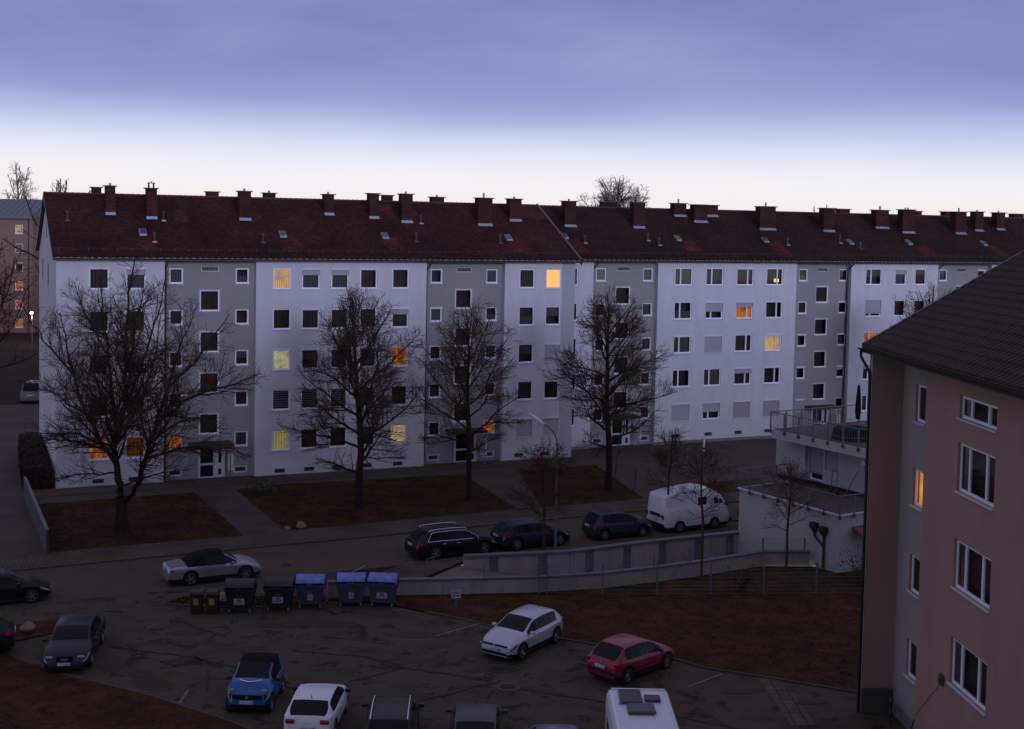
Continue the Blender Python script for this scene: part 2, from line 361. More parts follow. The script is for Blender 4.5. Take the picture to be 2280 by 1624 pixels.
LITM = {'orange': 'L_or', 'hot': 'L_hot', 'warm': 'L_warm', 'yellow': 'L_yel', 'green': 'L_grn', 'dim': 'L_dim'}
def window(root, x, z, yw, w, h, kind='dark', muls=(), sill=True):
    """one window with its pane, sill and whatever hangs in it; kind is a list of words"""
    k = kind.split('+'); key = (round(w, 2), round(h, 2))
    f = link('window', cached(('f', key, tuple(muls)), lambda: frame_mesh(w, h, muls)), root, (x, yw, z))
    if 'full' not in k:
        link('pane', cached(('p', key), lambda: MB().poly([(0.05, 0.125, 0.05), (w - 0.05, 0.125, 0.05), (w - 0.05, 0.125, h - 0.05), (0.05, 0.125, h - 0.05)]).mesh('pane', M_glass)), f)
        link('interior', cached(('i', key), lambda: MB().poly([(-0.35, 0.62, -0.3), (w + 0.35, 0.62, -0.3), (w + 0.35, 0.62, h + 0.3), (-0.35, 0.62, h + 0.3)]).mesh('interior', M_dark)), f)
    if sill:
        link('sill', cached(('s', key), lambda: MB().box((-0.06, -0.07, -0.055), (w + 0.06, 0.11, -0.003)).mesh('sill', M_sill)), f)
    if 'box' in k or 'half' in k or 'third' in k or 'full' in k:
        link('shutter_box', cached(('b', key), lambda: MB().box((-0.02, -0.035, h - 0.125), (w + 0.02, 0.085, h + 0.02)).mesh('shutter_box', M_box)), f)
    for nm, fr in (('third', 0.32), ('half', 0.56), ('full', 0.985), ('most', 0.80)):
        if nm in k:
            mm = M_shut2 if 'beige' in k else M_shut
            link('roller_shutter', cached(('r', nm, mm.name, key), lambda: shutter_mesh(w, h, fr, mm)), f)
    if 'net' in k: link('curtain', cached(('cn', key), lambda: curtain_mesh(w, h, C_net)), f)
    if 'lownet' in k: link('curtain', cached(('cl', key), lambda: curtain_mesh(w, 0.42 * h, C_net)), f)
    if 'topnet' in k: link('curtain', cached(('ct', key), lambda: curtain_mesh(w, h, C_net, 0.45 * h)), f)
    if 'drawn' in k: link('curtain', cached(('cd', key), lambda: curtain_mesh(w, h, C_thick)), f)
    if 'blind' in k: link('blind', cached(('bl', key), lambda: blind_mesh(w, h)), f)
    for q in k:
        if q in LITM:
            mm = globals()[LITM[q]]
            link('curtain', cached(('lit', q, key), lambda: curtain_mesh(w, h, mm, -0.02, 0.012)), f)
    return f

def bay_wall(root, x0, x1, z0, z1, y, holes, mats, depth=0.22, zbase=None):
    """rendered wall with true openings and reveals"""
    xs = sorted(set([x0, x1] + [v for h in holes for v in (h[0], h[0] + h[2])]))
    zs = sorted(set([z0, z1] + ([zbase] if zbase else []) + [v for h in holes for v in (h[1], h[1] + h[3])]))
    xs = [v for v in xs if x0 - 1e-6 <= v <= x1 + 1e-6]; zs = [v for v in zs if z0 - 1e-6 <= v <= z1 + 1e-6]
    b = MB()
    for i in range(len(xs) - 1):
        for j in range(len(zs) - 1):
            cx = (xs[i] + xs[i + 1]) / 2; cz = (zs[j] + zs[j + 1]) / 2
            if any(h[0] < cx < h[0] + h[2] and h[1] < cz < h[1] + h[3] for h in holes): continue
            b.poly([(xs[i], y, zs[j]), (xs[i + 1], y, zs[j]), (xs[i + 1], y, zs[j + 1]), (xs[i], y, zs[j + 1])], 2 if zbase and cz < zbase else 0)
    for (hx, hz, hw, hh) in holes:
        a, c, d, e = hx, hx + hw, hz, hz + hh; y2 = y + depth
        b.poly([(a, y, d), (a, y, e), (a, y2, e), (a, y2, d)], 1); b.poly([(c, y2, d), (c, y2, e), (c, y, e), (c, y, d)], 1)
        b.poly([(a, y2, d), (c, y2, d), (c, y, d), (a, y, d)], 1); b.poly([(a, y, e), (c, y, e), (c, y2, e), (a, y2, e)], 1)
    return b.build('wall', mats, root)

def trims(root, holes, y, t=0.05):
    for (x, z, w, h) in holes:
        b = MB()
        b.box((x - t, y - 0.02, z - t), (x, y - 0.001, z + h + t)).box((x + w, y - 0.02, z - t), (x + w + t, y - 0.001, z + h + t))
        b.box((x, y - 0.02, z + h), (x + w, y - 0.001, z + h + t)).box((x, y - 0.02, z - t), (x + w, y - 0.001, z))
        b.build('window_surround', M_trim, root)

EAVE = 14.72; RIDGE = 18.96; RY = 7.48; BD = 15.2
def roof(root, x0, x1, mats, patches, seed, ridge=RIDGE):
    """overlapping courses of tiles: every course is a step"""
    rnd = random.Random(seed)
    ye, ze = -0.50, EAVE + 0.10; n = 46
    b = MB()
    for side in (0, 1):
        for i in range(n):
            t0 = i / n; t1 = (i + 1) / n
            ya = ye + (RY - ye) * t0; yb = ye + (RY - ye) * t1; za = ze + (ridge - ze) * t0; zb = ze + (ridge - ze) * t1
            if side: ya = 2 * RY - ya; yb = 2 * RY - yb
            cuts = [x0, x1]; pp = [p for p in patches if p[2] <= (ya + yb) / 2 <= p[3]] if not side else []
            for p in pp: 
                j = rnd.uniform(-0.12, 0.12); cuts += [max(x0, p[0] + j), min(x1, p[1] + j)]
            cuts = sorted(cuts)
            for a, c in zip(cuts[:-1], cuts[1:]):
                if c - a < 1e-4: continue
                mi = 1 if any(p[0] - 0.13 < (a + c) / 2 < p[1] + 0.13 for p in pp) and c - a < 5 else 0
                q = [(a, ya, za + 0.035), (c, ya, za + 0.035), (c, yb, zb + 0.004), (a, yb, zb + 0.004)]
                b.poly(q if not side else q[::-1], mi)
                q = [(a, ya, za), (c, ya, za), (c, ya, za + 0.035), (a, ya, za + 0.035)]
                b.poly(q if not side else q[::-1], mi)
    r = b.build('roof', mats, root)
    # underside and eaves boards
    s = MB(); s.poly([(x0, ye, ze - 0.02), (x0, RY, ridge - 0.02), (x1, RY, ridge - 0.02), (x1, ye, ze - 0.02)])
    s.poly([(x0, 2 * RY - ye, ze - 0.02), (x1, 2 * RY - ye, ze - 0.02), (x1, RY, ridge - 0.02), (x0, RY, ridge - 0.02)])
    s.box((x0, ye + 0.02, ze - 0.16), (x1, ye + 0.05, ze - 0.021)); s.box((x0, ye + 0.05, ze - 0.16), (x1, 0.5, ze - 0.13))
    s.build('soffit', M_gutter, r)
    n2 = int((x1 - x0) / 0.36); rb = MB()
    for i in range(n2):
        a = x0 + (x1 - x0) * i / n2; c = x0 + (x1 - x0) * (i + 1) / n2
        k = 8; ps = []
        for (xx, rr) in ((a, 0.125), (c + 0.02, 0.105)):
            ps.append([(xx, RY + rr * math.cos(PI * t / k), ridge - 0.03 + rr * 1.05 * math.sin(PI * t / k)) for t in range(k + 1)])
        for t in range(k): rb.poly([ps[0][t], ps[1][t], ps[1][t + 1], ps[0][t + 1]])
        rb.poly(ps[0])
    o = rb.build('ridge_tiles', M_ridge, r); o['kind'] = 'stuff'
    g = MB(); k = 7
    for i in range(k):
        t0 = PI + PI * i / k; t1 = PI + PI * (i + 1) / k
        p = lambda t, x: (x, ye - 0.05 + 0.085 * math.cos(t), ze - 0.005 + 0.085 * math.sin(t))
        g.poly([p(t0, x0), p(t1, x0), p(t1, x1), p(t0, x1)])
    g.box((x0, ye - 0.145, ze - 0.012), (x1, ye - 0.13, ze + 0.006), 1)
    for i in range(int((x1 - x0) / 0.42)):           # gutter brackets / snow guards glint along the eave
        x = x0 + 0.2 + i * 0.42
        g.box((x, ye - 0.14, ze + 0.0), (x + 0.10 + 0.12 * rnd.random(), ye + 0.03, ze + 0.045), 1)
    g.build('gutter', [M_gutter, M_gutterlip], root)
    sg = MB()
    for zz in (0.0, 0.10):
        sg.tube((x0 + 0.4, ye + 0.75, ze + 0.42 + 0.07 + zz), (x1 - 0.4, ye + 0.75, ze + 0.42 + 0.07 + zz), 0.012, n=5)
    for i in range(int((x1 - x0) / 0.9)):
        x = x0 + 0.4 + i * 0.9; sg.box((x, ye + 0.74, ze + 0.38), (x + 0.03, ye + 0.77, ze + 0.62))
    sg.build('snow_guard', M_gutter, r)
    return r
def roof_z(y, ridge=RIDGE): return EAVE + 0.12 + (ridge - EAVE - 0.10) * (y + 0.5) / (RY + 0.5) if y < RY else EAVE + 0.12 + (ridge - EAVE - 0.10) * (2 * RY + 0.5 - y) / (RY + 0.5)
def chimney(root, x, y, w, top, pot=0, d=0.75, flash=True):
    """y is the front face; stack, cap, flashing and pots"""
    zb = roof_z(y) - 0.6 if y < RY else 17.5
    c = MB().box((x - w / 2, y, zb), (x + w / 2, y + d, top - 0.07)).build('chimney', M_chim, root)
    MB().box((x - w / 2 - 0.11, y - 0.11, top - 0.07), (x + w / 2 + 0.11, y + d + 0.11, top)).build('chimney_cap', M_cap, c)
    if flash and y < RY:
        z = roof_z(y)
        f = MB(); f.poly([(x - w / 2 - 0.02, y - 0.015, z + 0.16), (x - w / 2 - 0.02, y - 0.015, z), (x + w / 2 + 0.02, y - 0.015, z), (x + w / 2 + 0.02, y - 0.015, z + 0.16)])
        f.box((x - w / 2 - 0.02, y - 0.18, z - 0.04), (x + w / 2 + 0.02, y - 0.016, z + 0.03))
        f.build('flashing', M_zinc, c)
        s = MB()
        zt = roof_z(y + d)
        for sx in (-1,):
            a = x + sx * (w / 2 + 0.012)
            s.poly([(a, y, z - 0.1), (a, y + d, zt - 0.1), (a, y + d, zt + 0.14), (a, y, z + 0.14)])
        s.build('side_flashing', M_gutter, c)
    if pot:
        for i in range(pot):
            px = x + (i - (pot - 1) / 2) * 0.3
            MB().tube((px, y + d / 2, top - 0.001), (px, y + d / 2, top + (0.34 if pot == 1 and w > 1 else 0.16)), 0.08, n=8).build('chimney_pot', M_zinc, c)
    return c
def skylight(root, x, y):
    z = roof_z(y); sl = (RIDGE - EAVE) / (RY + 0.5); dy = 0.62; w = 0.46
    f = MB()
    f.poly([(x, y, z + 0.14), (x + w, y, z + 0.14), (x + w, y + dy, z + 0.14 + sl * dy), (x, y + dy, z + 0.14 + sl * dy)])
    f.poly([(x, y, z - 0.05), (x + w, y, z - 0.05), (x + w, y, z + 0.14), (x, y, z + 0.14)])
    f.poly([(x, y + dy, z + sl * dy), (x, y, z - 0.05), (x, y, z + 0.14), (x, y + dy, z + 0.14 + sl * dy)])
    f.poly([(x + w, y, z - 0.05), (x + w, y + dy, z + sl * dy), (x + w, y + dy, z + 0.14 + sl * dy), (x + w, y, z + 0.14)])
    o = f.build('skylight', M_zinc, root)
    g = MB().poly([(x + 0.05, y + 0.05, z + 0.147 + sl * 0.05), (x + w - 0.05, y + 0.05, z + 0.147 + sl * 0.05), (x + w - 0.05, y + dy - 0.05, z + 0.147 + sl * (dy - 0.05)), (x + 0.05, y + dy - 0.05, z + 0.147 + sl * (dy - 0.05))])
    g.build('skylight_pane', mat('skylight_glass', (0.06, 0.07, 0.08), 0.12), o)
def ventpipe(root, x, y, light=False):
    z = roof_z(y); b = MB().tube((x, y, z - 0.1), (x, y, z + 0.55), 0.07, n=8, mi=0).tube((x, y, z + 0.5), (x, y, z + 0.62), 0.12, 0.09, n=8)
    b.box((x - 0.15, y - 0.22, z - 0.07), (x + 0.15, y + 0.02, z + 0.04), 1)
    b.build('vent_pipe', [M_gutter, M_zinc if light else M_gutter], root)
def downpipe(root, x, y, ztop=EAVE - 0.2):
    b = MB(); b.path([(x, -0.52, EAVE + 0.02), (x, -0.50, EAVE - 0.12), (x, y - 0.12, EAVE - 0.62), (x, y - 0.12, 0.0)], 0.062, 8)
    for z in (2.2, 5, 8, 11, 13.4): b.box((x - 0.085, y - 0.19, z), (x + 0.085, y + 0.0, z + 0.05))
    b.build('downpipe', M_pipe, root)
def basement_window(root, x, z, y, w=0.72, h=0.30):
    f = MB().box((-0.09, -0.03, -0.09), (w + 0.09, -0.002, 0.0)).box((-0.09, -0.03, h), (w + 0.09, -0.002, h + 0.07)).box((-0.09, -0.03, 0), (0, -0.002, h)).box((w, -0.03, 0), (w + 0.09, -0.002, h))
    o = link('window', cached(('bw', w), lambda: f.mesh('window', M_sill)), root, (x, y, z))
    link('pane', cached(('bp', w), lambda: MB().poly([(0, 0.12, 0), (w, 0.12, 0), (w, 0.12, h), (0, 0.12, h)]).mesh('pane', M_dark)), o)
def vent_window(root, x, z, y, w=1.15, h=0.34):
    b = MB().box((0, 0.05, 0), (w, 0.09, 0.05)).box((0, 0.05, h - 0.04), (w, 0.09, h)).box((0, 0.05, 0.05), (0.05, 0.09, h - 0.04)).box((w - 0.05, 0.05, 0.05), (w, 0.09, h - 0.04))
    o = link('vent_window', cached(('vw', w), lambda: b.mesh('vent_window', M_sill)), root, (x, y, z))
    def bars():
        q = MB()
        for i in range(9): q.box((0.1 + i * (w - 0.2) / 8.5, 0.02, 0.03), (0.125 + i * (w - 0.2) / 8.5, 0.045, h - 0.02))
        return q.mesh('grille', M_shut)
    link('grille', cached(('vb', w), bars), o)
    link('pane', cached(('vp', w), lambda: MB().poly([(0, 0.12, 0), (w, 0.12, 0), (w, 0.12, h), (0, 0.12, h)]).mesh('pane', M_dark)), o)
def entrance(root, x, y, mailbox=True, dx=1.0):
    """door pair with canopy on posts and a mailbox bank at its side"""
    f = MB()
    f.box((x, y - 0.06, 0.12), (x + 1.15, y + 0.02, 2.35))
    o = f.build('door', M_sill, root)
    MB().box((x + 0.12, y - 0.075, 1.12), (x + 0.98, y - 0.061, 2.2)).box((x + 0.12, y - 0.075, 0.22), (x + 0.98, y - 0.061, 0.98)).build('pane', M_carglass, o)
    MB().tube((x + 1.04, y - 0.13, 0.95), (x + 1.04, y - 0.13, 1.35), 0.018, n=6).build('handle', M_metal, o)
    s = MB().box((x + 1.15, y - 0.055, 0.12), (x + 1.75, y + 0.02, 2.35)).build('side_panel', M_sill, root)
    MB().box((x + 1.32, y - 0.07, 1.1), (x + 1.52, y - 0.056, 2.2)).box((x + 1.32, y - 0.07, 0.3), (x + 1.52, y - 0.056, 0.7)).build('pane', M_carglass, s)
    MB().box((x - 0.7, y - 1.35, 2.46), (x + 2.05, y - 0.001, 2.58)).box((x - 0.72, y - 1.38, 2.40), (x + 2.07, y - 1.33, 2.60)).build('canopy', M_pipe, root)
    MB().tube((x + 1.9, y - 1.2, 0.0), (x + 1.9, y - 1.2, 2.455), 0.035, n=8).build('post', M_metal, root)
    MB().box((x - 0.5, y - 1.3, 0.0), (x + 2.0, y - 0.062, 0.115)).build('door_step', M_kerb, root)
    if mailbox:
        mb = MB().box((x + 1.80, y - 1.16, 0.72), (x + 2.12, y - 0.62, 1.28)).box((x + 1.80, y - 1.16, 1.32), (x + 2.12, y - 0.62, 1.88))
        q = mb.build('mailbox', M_box, root, bevel=0.03)
        l = MB()
        for z in (0.98, 1.12, 1.5, 1.66):
            l.box((x + 1.86, y - 1.168, z), (x + 2.08, y - 1.161, z + 0.02))
        l.build('mail_slots', M_black, q)

P0 = Vector((-28.75, 81.16, 0)); UH = R(23.96)
u = Vector((math.cos(UH), math.sin(UH), 0)); nn = Vector((-math.sin(UH), math.cos(UH), 0))

# ================================================================== apartment block one (left)
B1 = thing('apartment_block', P0, UH, 'long white and grey plastered apartment block left of the roof step, gable end in view', 'apartment block', 'row of five storey apartment blocks')
SW = [12.78 - 2.75 * k for k in range(5)]
wh, ww = 1.42, 1.25
def colwins(root, y, cols, rows, w, h, kinds, muls=()):
    hs = []
    for ci, x in enumerate(cols):
        for ri, z in enumerate(rows):
            m_ = muls[ci] if muls else ()
            hs.append((x, z, w, h)); window(root, x, z, y, w, h, kinds[ci][ri], m_)
    return hs
WM = [M_white, M_reveal, M_base]; GM = [M_gray, M_reveal, M_base]
# bay 0 white
h = colwins(B1, 0, [1.97, 4.25], SW, ww, wh, [['box+drawn', 'dark', 'box+dark', 'dark', 'orange'], ['third+net', 'drawn', 'third+net', 'net', 'dim']])
bw = [(2.2, 0.26), (4.45, 0.26)]
for x, z in bw: basement_window(B1, x, z, 0); h.append((x, z, 0.72, 0.30))
bay_wall(B1, 0, 6.68, 0, EAVE, 0, h, WM, zbase=0.12)
# grey bays: small windows, stair windows, louvre, door
def grey_bay(root, x0, x1, lx, rx, sx, yb, lk, rk, sk, side_l=True, w=0.9, small=1.03, door=None, sw=1.32, zoff=0.0):
    hs = []
    for ri in range(5):
        z = 13.13 + zoff - 2.75 * ri
        window(root, lx, z, yb, w, small, lk[ri]); hs.append((lx, z, w, small))
        window(root, rx, z, yb, w, small, rk[ri]); hs.append((rx, z, w, small))
    st = []
    for ri in range(4):
        z = 11.29 + zoff - 2.75 * ri
        window(root, sx, z, yb, sw, 1.42, sk[ri], sill=False); st.append((sx, z, sw, 1.42))
    trims(root, st, yb, 0.07)
    hs += st
    vent_window(root, sx + 0.1, 13.93 + zoff, yb, sw - 0.15); hs.append((sx + 0.1, 13.93 + zoff, sw - 0.15, 0.34))
    for x in (lx + 0.05, rx + 0.05): basement_window(root, x, 0.42, yb); hs.append((x, 0.42, 0.72, 0.30))
    bay_wall(root, x0, x1, 0, EAVE, yb, hs, GM, zbase=0.12)
    # returns of the neighbouring white bays
    MB().poly([(x0, yb, 0), (x0, 0, 0), (x0, 0, EAVE), (x0, yb, EAVE)]).poly([(x1, 0, 0), (x1, yb, 0), (x1, yb, EAVE), (x1, 0, EAVE)]).build('return_wall', M_white, root)
    if door is not None: entrance(root, door, yb)
grey_bay(B1, 6.68, 12.68, 7.05, 11.4, 9.03, 0.45, ['net', 'drawn', 'dark', 'dark', 'orange'], ['lownet', 'dark', 'topnet', 'dark', 'net'], ['dark', 'dark', 'dark', 'dark'], door=9.0)
# bay 2 white, five columns
h = colwins(B1, 0, [13.83, 15.82, 17.87, 19.93, 22.27], SW, ww, wh,
            [['warm', 'dark', 'box+green', 'blind', 'yellow'], ['third+net', 'box+drawn', 'box+topnet', 'blind', 'drawn'], ['third+net', 'box+drawn', 'box+topnet', 'blind', 'dark'],
             ['box+dark', 'drawn', 'drawn', 'dark', 'dark'], ['dark', 'third+drawn', 'orange', 'dark', 'green']])
for x in (14.05, 16.1, 18.1, 20.2, 22.5): basement_window(B1, x, 0.22, 0); h.append((x, 0.22, 0.72, 0.30))
bay_wall(B1, 12.68, 24.82, 0, EAVE, 0, h, WM, zbase=0.10)
grey_bay(B1, 24.82, 30.88, 25.3, 29.6, 27.2, 0.45, ['dark', 'box+net', 'dark', 'dark', 'dark'], ['net', 'lownet', 'net', 'dark', 'orange'], ['dark', 'dark', 'dark', 'dark'], door=27.3)
h = colwins(B1, 0, [32.05, 34.2], SW, ww, wh, [['drawn', 'lownet', 'topnet', 'drawn', 'full'], ['hot', 'topnet', 'full', 'box+drawn', 'full']])
for x in (31.9, 34.0): basement_window(B1, x, 0.30, 0); h.append((x, 0.30, 0.72, 0.30))
bay_wall(B1, 30.88, 35.50, 0, EAVE, 0, h, WM, zbase=0.12)
MB().poly([(35.50, 0.04, 0), (36.60, 0.04, 0), (36.60, 0.04, EAVE), (35.50, 0.04, EAVE)]).poly([(35.5, 0, 0), (35.5, 0.04, 0), (35.5, 0.04, EAVE), (35.5, 0, EAVE)]).poly([(36.6, 0.04, 0), (36.6, BD, 0), (36.6, BD, EAVE), (36.6, 0.04, EAVE)]).build('wall', M_strip, B1)
# gable end with its slit windows
gh = [(11.3, 12.9, 0.55, 1.5), (6.3, 12.7, 0.55, 1.5), (7.7, 15.9, 0.5, 1.1)]
g = MB()
def gable(b, x, ys, zf):
    # vertical strips between the slit edges
    ys = sorted(ys)
    for a, c in zip(ys[:-1], ys[1:]):
        mid = (a + c) / 2; hole = [q for q in gh if q[0] < mid < q[0] + q[2]]
        if hole:
            q = hole[0]; b.poly([(x, c, 0), (x, a, 0), (x, a, q[1]), (x, c, q[1])]); b.poly([(x, c, q[1] + q[3]), (x, a, q[1] + q[3]), (x, a, zf(a)), (x, c, zf(c))])
        else: b.poly([(x, c, 0), (x, a, 0), (x, a, zf(a)), (x, c, zf(c))])
gable(g, 0, [0, BD, RY] + [q[0] for q in gh] + [q[0] + q[2] for q in gh], lambda y: roof_z(y) - 0.12)
g.build('gable_wall', M_white, B1)
for q in gh:
    MB().box((0.12, q[0] + 0.001, q[1] + 0.001), (0.16, q[0] + q[2] - 0.001, q[1] + q[3] - 0.001)).build('window', M_carglass, B1)
    MB().box((-0.06, q[0] - 0.05, q[1] - 0.05), (0.1, q[0] + q[2] + 0.05, q[1] - 0.002)).build('sill', M_sill, B1)
MB().poly([(36.6, BD, 0), (0, BD, 0), (0, BD, EAVE), (36.6, BD, EAVE)]).build('rear_wall', M_white, B1)
patch1 = [(5.3, 6.4, 0.4, 2.4), (14.7, 16.0, 0.3, 2.4), (22.2, 23.4, 0.8, 2.4), (31.9, 33.3, 0.5, 2.4), (8.0, 8.9, 4.0, 5.6), (13.2, 14.1, 4.3, 6.3), (24.9, 26.0, 4.8, 6.6), (34.0, 36.6, 5.4, 7.4), (22.9, 24.3, 5.2, 7.0), (17.0, 18.2, 2.1, 2.5), (20.1, 20.5, 3.9, 4.2)]
roof(B1, -0.25, 36.75, [M_tile, M_tile2], patch1, 1)
MB().poly([(-0.26, -0.55, EAVE - 0.05), (-0.26, -0.55, EAVE + 0.16), (-0.26, RY, RIDGE + 0.06), (-0.26, RY, RIDGE - 0.16)]).poly([(-0.26, RY, RIDGE - 0.16), (-0.26, RY, RIDGE + 0.06), (-0.26, 2 * RY + 0.5, EAVE + 0.16), (-0.26, 2 * RY + 0.5, EAVE - 0.05)]).build('verge_board', M_strip, B1)
vb = MB()
for i in range(24):
    a = i / 24; c = (i + 0.97) / 24
    ya = -0.5 + (RY + 0.5) * a; yb_ = -0.5 + (RY + 0.5) * c
    vb.poly([(36.72, ya, roof_z(ya) + 0.0), (36.90, ya, roof_z(ya) + 0.0), (36.90, yb_, roof_z(yb_) + 0.0), (36.72, yb_, roof_z(yb_) + 0.0)])
    vb.poly([(36.72, ya, roof_z(ya) - 0.0), (36.72, ya, roof_z(ya) + 0.13), (36.72, yb_, roof_z(yb_) + 0.13), (36.72, yb_, roof_z(yb_) - 0.0)])
    vb.poly([(36.72, ya, roof_z(ya) + 0.13), (36.90, ya, roof_z(ya) + 0.13), (36.90, yb_, roof_z(yb_) + 0.13), (36.72, yb_, roof_z(yb_) + 0.13)])
    vb.poly([(36.90, ya, roof_z(ya) - 0.4), (36.90, yb_, roof_z(yb_) - 0.4), (36.90, yb_, roof_z(yb_) + 0.13), (36.90, ya, roof_z(ya) + 0.13)])
vb.build('verge', mat('verge_tile', (0.12, 0.075, 0.075), 0.85, var=0.3, scale=3), B1)
for x, y, w_, t, pot in [(3.84, 4.79, .62, 19.54, 1), (6.49, 4.35, .68, 19.45, 0), (12.86, 4.39, .80, 19.42, 1), (19.18, 5.33, .70, 19.38, 1), (22.48, 4.98, .72, 19.53, 0), (24.85, 4.47, .86, 19.55, 1), (31.01, 4.24, 1.16, 19.41, 1), (33.86, 4.99, .98, 19.42, 1)]:
    chimney(B1, x, y, w_, t, pot)
mc = MB()
for a in ((-.16, -.16), (.16, -.16), (-.16, .16), (.16, .16)): mc.box((6.49 + a[0] - .03, 4.72 + a[1] - .03, 19.451), (6.49 + a[0] + .03, 4.72 + a[1] + .03, 19.75))
mc.box((6.24, 4.47, 19.751), (6.74, 4.97, 19.80)).box((6.34, 4.6, 19.86), (6.64, 4.85, 19.88)).box((6.47, 4.7, 19.80), (6.51, 4.74, 19.86)).build('chimney_cowl', M_cap, B1)
for x, w_, t in [(3.4, .62, 19.5), (11.5, .84, 19.41), (15.7, .81, 19.43), (24.9, .73, 19.51), (29.0, .97, 19.47)]: chimney(B1, x, 9, w_, t, 1 if x in (15.7, 29.0) else 0)
for x, y in [(5.59, 2.45), (15.03, 2.45), (22.45, 2.45), (32.12, 2.43)]: skylight(B1, x - 0.2, y - 0.3)
for x, y, l in [(1.01, 3.96, 0), (7.23, 4.15, 1), (6.24, 1.46, 1), (13.46, 1.54, 0), (24.66, 1.91, 0), (31.23, 1.86, 0), (25.9, 4.4, 1)]: ventpipe(B1, x, y, l)
downpipe(B1, 6.80, 0.45); downpipe(B1, 24.95, 0.45)

# ================================================================== apartment block two (right, set back)
B2 = thing('apartment_block', P0 + nn * 2.7, UH, 'long white and grey plastered apartment block right of the roof step, standing slightly set back', 'apartment block', 'row of five storey apartment blocks')
S2 = [12.81 - 2.725 * k for k in range(5)]
h = colwins(B2, 0, [36.97], S2, 1.28, 1.43, [['net', 'dark', 'drawn', 'dark', 'drawn']])
bay_wall(B2, 34.5, 39.55, 0, EAVE, 0, h, WM, zbase=0.3)
grey_bay(B2, 39.55, 45.30, 40.0, 44.2, 41.75, 0.45, ['blind', 'dark', 'dark', 'dark', 'dark'], ['net', 'net', 'net', 'drawn', 'lownet'], ['dark', 'dark', 'dark', 'dark'], door=41.6, sw=1.35)
A, B_ = (0.34,), (0.66,)
h = colwins(B2, 0, [46.85, 49.77, 52.70, 55.62], S2, 1.66, 1.43,
            [['net', 'lownet', 'box+net', 'dark', 'full'], ['drawn', 'half', 'full', 'net', 'half'], ['box+drawn', 'third+orange', 'drawn', 'third+drawn', 'full+beige'], ['dark', 'box+dark', 'box+warm', 'box+dark', 'full+beige']], muls=(A, A, B_, B_))
for x in (47.0, 50.0, 52.9, 55.8): basement_window(B2, x, 0.55, 0); h.append((x, 0.55, 0.72, 0.30))
bay_wall(B2, 45.30, 58.60, 0, EAVE, 0, h, WM, zbase=0.3)
grey_bay(B2, 58.60, 64.25, 59.2, 63.35, 60.95, 0.45, ['lownet', 'drawn', 'box+dark', 'box+dark', 'full+beige'], ['drawn', 'box+dark', 'box+net', 'third+dark', 'dark'], ['drawn', 'dark', 'dark', 'dark'], door=60.9)
h = colwins(B2, 0, [65.82], S2, 1.72, 1.43, [['dark', 'most', 'orange', 'third+dark', 'net']], muls=(A,))
h += colwins(B2, 0, [68.98, 71.18], S2, 1.22, 1.43, [['third+net', 'dark', 'dark', 'net', 'dark'], ['drawn', 'dark', 'dark', 'dark', 'dark']])
bay_wall(B2, 64.25, 73.70, 0, EAVE, 0, h, WM, zbase=0.3)
grey_bay(B2, 73.70, 79.90, 74.3, 78.7, 76.2, 0.45, ['net'] * 5, ['box+dark'] * 5, ['dark'] * 4)
h = colwins(B2, 0, [81.2, 84.2, 87.2, 90.2], S2, 1.66, 1.43, [['dark'] * 5, ['net'] * 5, ['dark'] * 5, ['net'] * 5], muls=(A, A, B_, B_))
bay_wall(B2, 79.90, 96, 0, EAVE, 0, h, WM, zbase=0.3)
MB().poly([(96, BD, 0), (34.5, BD, 0), (34.5, BD, EAVE), (96, BD, EAVE)]).build('rear_wall', M_white, B2)
MB().poly([(96, 0, 0), (96, BD, 0), (96, BD, EAVE), (96, RY, RIDGE - .1), (96, 0, EAVE)]).build('gable_wall', M_white, B2)
patch2 = [(38.2, 39.4, 0.3, 2.5), (48.6, 49.9, 0.9, 2.5), (57.2, 58.4, 0.2, 2.4), (66.1, 67.0, 1.4, 2.3), (72.7, 74.0, 0.4, 2.3), (81.5, 82.4, 0.4, 2.3)]
roof(B2, 36.92, 96.3, [M_tile3, M_tile2], patch2, 2, ridge=RIDGE)
for x, y, w_, t, pot in [(39.59, 4.31, 1.0, 19.4, 1), (45.89, 4.29, 1.05, 19.45, 1), (51.02, 6.3, 1.18, 19.51, 1), (52.5, 5.4, 1.3, 19.42, 0), (54.2, 6.4, 1.3, 19.43, 0), (58.62, 4.37, 1.6, 19.4, 1), (65.06, 4.26, 1.2, 19.4, 0), (71.52, 4.99, 1.45, 19.38, 1), (73.96, 4.27, 1.4, 19.47, 2), (80.11, 4.27, 1.25, 19.4, 1), (82.88, 4.85, .97, 19.47, 1), (85.84, 5.15, 1.0, 19.44, 1)]:
    chimney(B2, x, y, w_, t, pot)
for x, w_, t in [(45.7, 1.35, 19.51), (70.5, 1.1, 19.45), (79.3, .62, 19.44), (83.2, 1.3, 19.47), (92.0, 1.3, 19.44)]: chimney(B2, x, 9, w_, t, 0)
for x, y in [(38.26, 2.7), (48.59, 2.66), (57.1, 2.58), (65.92, 2.43), (72.48, 2.55), (81.26, 2.55)]: skylight(B2, x - 0.2, y - 0.3)
for x, y, l in [(39.69, 1.9, 1), (45.63, 2.38, 1), (46.3, 1.71, 1), (59.01, 1.99, 1), (64.79, 2.42, 1), (66.3, 1.5, 0)]: ventpipe(B2, x, y, l)
downpipe(B2, 39.68, 0.45); downpipe(B2, 64.10, 0.45); downpipe(B2, 73.85, 0.45)
